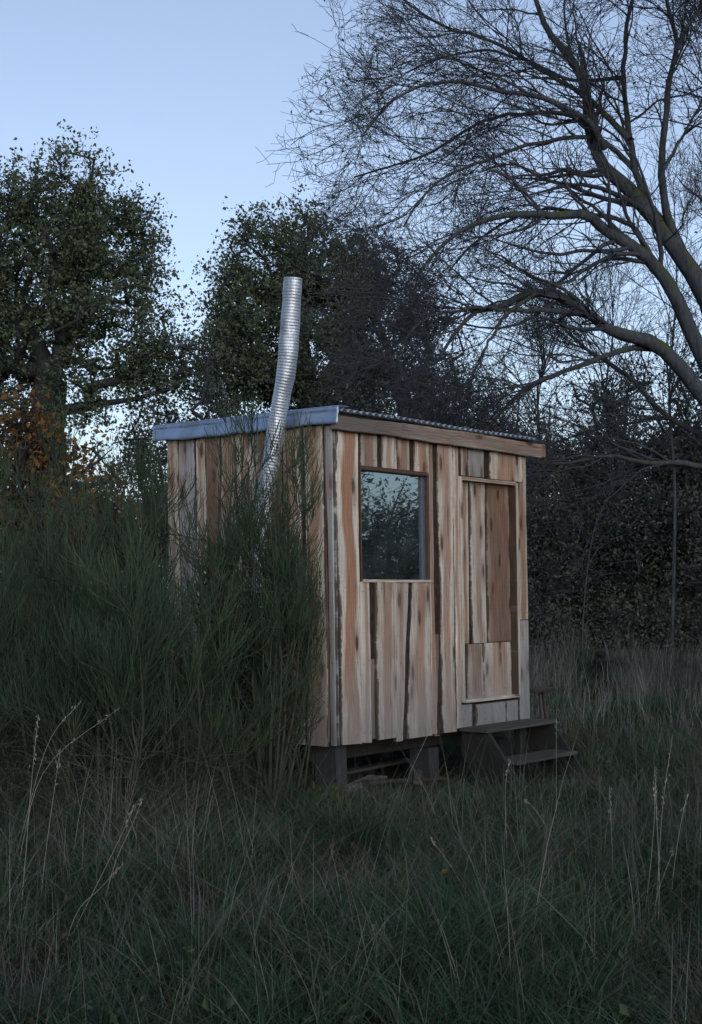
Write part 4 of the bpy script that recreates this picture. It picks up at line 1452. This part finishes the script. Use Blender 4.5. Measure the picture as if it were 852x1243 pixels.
def grasses():
    rng = np.random.default_rng(3)
    green = lambda x, y: np.clip(.62 + .4 * sn(x * .8 + 3, y * .7) + .25 * (x > .3), .12, 1)
    dryk = lambda x, y: np.clip(.40 - .4 * sn(x * .8 + 3, y * .7) + .55 * np.exp(-((x + 1.3) ** 2 / 1.6 + (y - 8.2) ** 2 / 3.)) + .45 * sstep(15, 19, y), .1, 1)
    g = Soup()
    tufts(g, rng, 1900, 4.6, 8.5, 24, .055, (.14, .36), (.004, .009), (.1, .9), (.05, .5), 4, green)
    tufts(g, rng, 2600, 8.0, 14.5, 22, .07, (.16, .38), (.005, .009), (.1, .8), (.05, .4), 3, green)
    tufts(g, rng, 2600, 14., 27., 18, .12, (.16, .36), (.010, .018), (.1, .6), (.05, .3), 2, lambda x, y: green(x, y) * .8)
    tufts(g, rng, 70, 4.7, 9.0, 150, .10, (.28, .58), (.004, .009), (.15, .9), (.1, .6), 5, lambda x, y: .75 + 0 * x)
    tufts(g, rng, 90, 8.5, 15., 110, .13, (.28, .55), (.005, .010), (.15, .8), (.1, .5), 4, lambda x, y: .8 + 0 * x)
    tufts(g, rng, 420, 13., 24., 70, .18, (.25, .5), (.010, .016), (.15, .8), (.1, .5), 3, lambda x, y: .8 + 0 * x)
    obj('grass', g.mesh('grass'), M['grass'], label='rough green meadow grass around the cabin', category='grass', kind='stuff')
    s = Soup()
    tufts(s, rng, 900, 4.6, 8.5, 22, .07, (.2, .48), (.0025, .0045), (.2, 1.1), (.1, .6), 4, dryk)
    tufts(s, rng, 1300, 7.5, 14.5, 18, .09, (.25, .6), (.003, .006), (.1, .8), (.05, .45), 3, dryk)
    tufts(s, rng, 900, 4.6, 9.5, 3, .06, (.35, .7), (.003, .0055), (.35, 1.1), (.2, .7), 5, lambda x, y: .7 + 0 * x)
    # flat thatch of last year's leaves
    tufts(s, rng, 900, 4.6, 13.5, 12, .12, (.18, .42), (.003, .006), (.8, 1.6), (.5, .85), 3, lambda x, y: dryk(x, y) * .9)
    obj('dry_grass', s.mesh('dry_grass'), M['dry'], label='matted dead straw grass between the green tufts', category='grass', kind='stuff')
    # deep dead tussocks at the foot of the broom
    bx = lambda x, y: np.clip(1.1 * np.exp(-((x + 1.2) ** 2 / 1.3 + (y - 8.6) ** 2 / 1.6)), 0, 1)
    tufts(s, rng, 900, 6.8, 10.2, 60, .10, (.35, .8), (.003, .006), (.1, .8), (.05, .6), 4, bx)
    # thin upright culms
    c = Soup()
    tufts(c, rng, 420, 4.8, 9.5, 3, .05, (.45, .85), (.0022, .0032), (.0, .35), (.0, .12), 4, lambda x, y: np.clip(.25 + .6 * (np.abs(x) > .5) + .3 * (x < -1), 0, 1))
    tufts(c, rng, 700, 9., 14.5, 3, .06, (.4, .8), (.003, .0045), (.0, .3), (.0, .1), 3, lambda x, y: np.clip(.25 + .5 * (x < -.6) + .2 * (x > 2), 0, 1))
    sx, sy = (727.5 - CX) / F * 21.5, 21.5
    clear = lambda x, y: 1. * ~((np.abs(x - sx * y / sy) < .3) & (y > 17.5) & (y < 21.8))
    tufts(c, rng, 2400, 14., 27., 14, .14, (.25, .6), (.006, .011), (.05, .4), (.0, .25), 2, lambda x, y: np.clip(dryk(x, y) + .2 * (x > 1), 0, 1) * clear(x, y))
    tufts(c, rng, 2800, 15., 25., 4, .1, (.4, .9), (.005, .008), (.0, .3), (.0, .1), 2, lambda x, y: .8 * clear(x, y))
    # straight broken straws lying at all angles in the near grass
    tufts(c, rng, 2600, 4.7, 10.5, 2, .05, (.28, .62), (.0022, .0036), (.0, 1.3), (.0, .25), 3, lambda x, y: np.clip(.45 + .5 * (x < -.5) + .25 * (x > 1), 0, 1))
    obj('grass_culms', c.mesh('grass_culms'), M['bleached'], label='thin pale upright grass culms scattered through the meadow', category='grass', kind='stuff')


def weeds():
    """broad low leaves and fallen tree leaves among the grass"""
    rng = np.random.default_rng(17)
    x, y = field(900, 4.7, 14., rng)
    k = sn(x * 1.1, y * 1.3) > .1
    x, y = x[k], y[k]
    c = np.stack([x, y, gz(x, y) + .06], 1)
    c = np.repeat(c, 14, 0) + rng.normal(size=(len(c) * 14, 3)) * [.06, .06, .04]
    s = Soup(); s.add(*leaf_quads(c, rng.uniform(.025, .06, len(c)), rng, .6))
    obj('low_weeds', s.mesh('low_weeds'), M['weed'], label='low broad-leaved weeds growing through the meadow grass', category='weeds', kind='stuff')
    x, y = field(150, 4.7, 13., rng)
    c = np.stack([x, y, gz(x, y) + rng.uniform(.08, .22, len(x))], 1)
    s = Soup(); s.add(*leaf_quads(c, rng.uniform(.022, .045, len(c)), rng, .65))
    obj('fallen_leaves', s.mesh('fallen_leaves'), M['fallen'], label='scattered fallen brown and yellow leaves caught in the grass', category='leaves', kind='stuff')


def stalks():
    """single tall seed-bearing stalks"""
    def stalk(pts, d, head, seed, label):
        rng = np.random.default_rng(seed)
        P = spline([at(x, y, d) for x, y in pts], 14)
        P[:, 1] += np.linspace(0, rng.uniform(-.15, .15), 14)
        P[0, 2] = float(gz(P[0, 0], P[0, 1])) - .02
        t = thing('grass_stalk', tuple(P[0]), label, 'grass stalk', 'tall grass stalks')
        s = Soup(); s.tube(P[None], np.linspace(.0015, .0008, 14)[None], 5)
        obj('stem', s.mesh('stem', P[0], True), M['straw'], t)
        k = int(60 * head) + 8
        u = rng.uniform(1 - head, 1, k) * 13
        i = np.minimum(u.astype(int), 12)
        c = P[i] * (1 - (u - i))[:, None] + P[i + 1] * (u - i)[:, None] + rng.normal(size=(k, 3)) * .0045
        tan = unit(P[-1] - P[-4])[None]
        a = unit(tan + rng.normal(size=(k, 3)) * .3); b = unit(np.cross(a, rng.normal(size=(k, 3))))
        L = rng.uniform(.010, .019, k)[:, None]
        V = np.stack([c - a * L * .4, c + b * L * .14, c + a * L * .6, c - b * L * .14], 1).reshape(-1, 3)
        l = Soup(); l.add(V, np.arange(k * 4).reshape(-1, 4))
        obj('seed_head', l.mesh('seed_head', P[0]), M['straw'], t, kind='stuff')
    A = 'tall pale stalk in the upright cluster of stalks beyond the steps'
    B = 'dry stalk leaning in the long grass in front of the broom'
    C = 'thin stalk rising from the grass in front of the wooden steps'
    for k, (p, d, hd, lab) in enumerate((
            ([(790, 1190), (800, 1060), (806, 980), (819, 893)], 6.6, .33, A), ([(796, 1200), (803, 1080), (803, 1000), (803, 935)], 6.4, .35, A), ([(782, 1180), (796, 1090), (812, 1040), (814, 1030)], 6.5, .2, A),
            ([(770, 1190), (788, 1080), (797, 1000), (800, 950)], 6.7, .2, A), ([(742, 1140), (744, 1060), (742, 1000), (740, 955)], 7.2, .3, A), ([(812, 1170), (818, 1080), (830, 1010), (842, 968)], 6.8, .2, A),
            ([(20, 1170), (28, 1050), (34, 950), (40, 870)], 6.4, .3, B), ([(40, 1180), (56, 1040), (68, 960), (77, 905)], 6.6, .3, B), ([(8, 1160), (26, 1020), (55, 930), (140, 862)], 7.0, .25, B), ([(60, 1190), (110, 1090), (150, 1010), (166, 975)], 6.3, .25, B),
            ([(110, 1170), (135, 1060), (160, 1000), (170, 972)], 6.5, .2, B), ([(0, 1120), (30, 1000), (60, 900), (100, 850)], 7.4, .2, B), ([(70, 1180), (92, 1110), (120, 1080), (148, 1050)], 6.1, .2, B),
            ([(618, 1100), (615, 1020), (614, 960), (619, 925)], 7.6, .2, C), ([(675, 1010), (674, 960), (673, 910), (672, 868)], 9.2, .2, C), ([(690, 1090), (676, 1030), (655, 990), (640, 975)], 7.8, .1, C), ([(595, 1150), (575, 1100), (545, 1050), (525, 1025)], 6.8, .1, C),
            ([(438, 1200), (446, 1160), (452, 1140), (455, 1130)], 5.8, .3, 'short stalk in the near grass before the cabin corner'), ([(485, 975), (500, 935), (515, 905), (524, 885)], 9.5, .1, C))):
        stalk(p, d, hd, 200 + k, lab)


def green_plant():
    """yellow-green leafy plant beside the corner post"""
    for k, (x, d, h, lab) in enumerate(((414, 9.75, .36, 'bright leafy plant growing beside the corner post of the cabin'), (436, 9.5, .28, 'small leafy plant in the grass next to the corner post'))):
        rng = np.random.default_rng(300 + k)
        b = gbase(x, d)
        t = thing('leafy_plant', tuple(b), lab, 'plant', 'leafy plants by the post')
        n = 12
        a = rng.uniform(0, 6.28, n)
        f = np.linspace(0, 1, 6)[None, :, None]
        P = b[None, None] + np.stack([np.cos(a) * .14, np.sin(a) * .14, rng.uniform(.6, 1, n) * h], 1)[:, None] * f + np.stack([np.cos(a), np.sin(a), -1 + 0 * a], 1)[:, None] * f ** 2 * .06
        s = Soup(); s.tube(P, np.tile(np.linspace(.003, .001, 6), (n, 1)), 4)
        obj('stems', s.mesh('stems', b, True), M['fern'], t)
        c = P[:, 1:].reshape(-1, 3)
        c = np.repeat(c, 7, 0) + rng.normal(size=(len(c) * 7, 3)) * .025
        l = Soup(); l.add(*leaf_quads(c, rng.uniform(.03, .055, len(c)), rng, .5))
        obj('leaves', l.mesh('leaves', b), M['fern'], t, kind='stuff')


oaks()
thicket()
bare_tree()
bare_saplings()
side_trees()
brooms()
grasses()
weeds()
stalks()
green_plant()
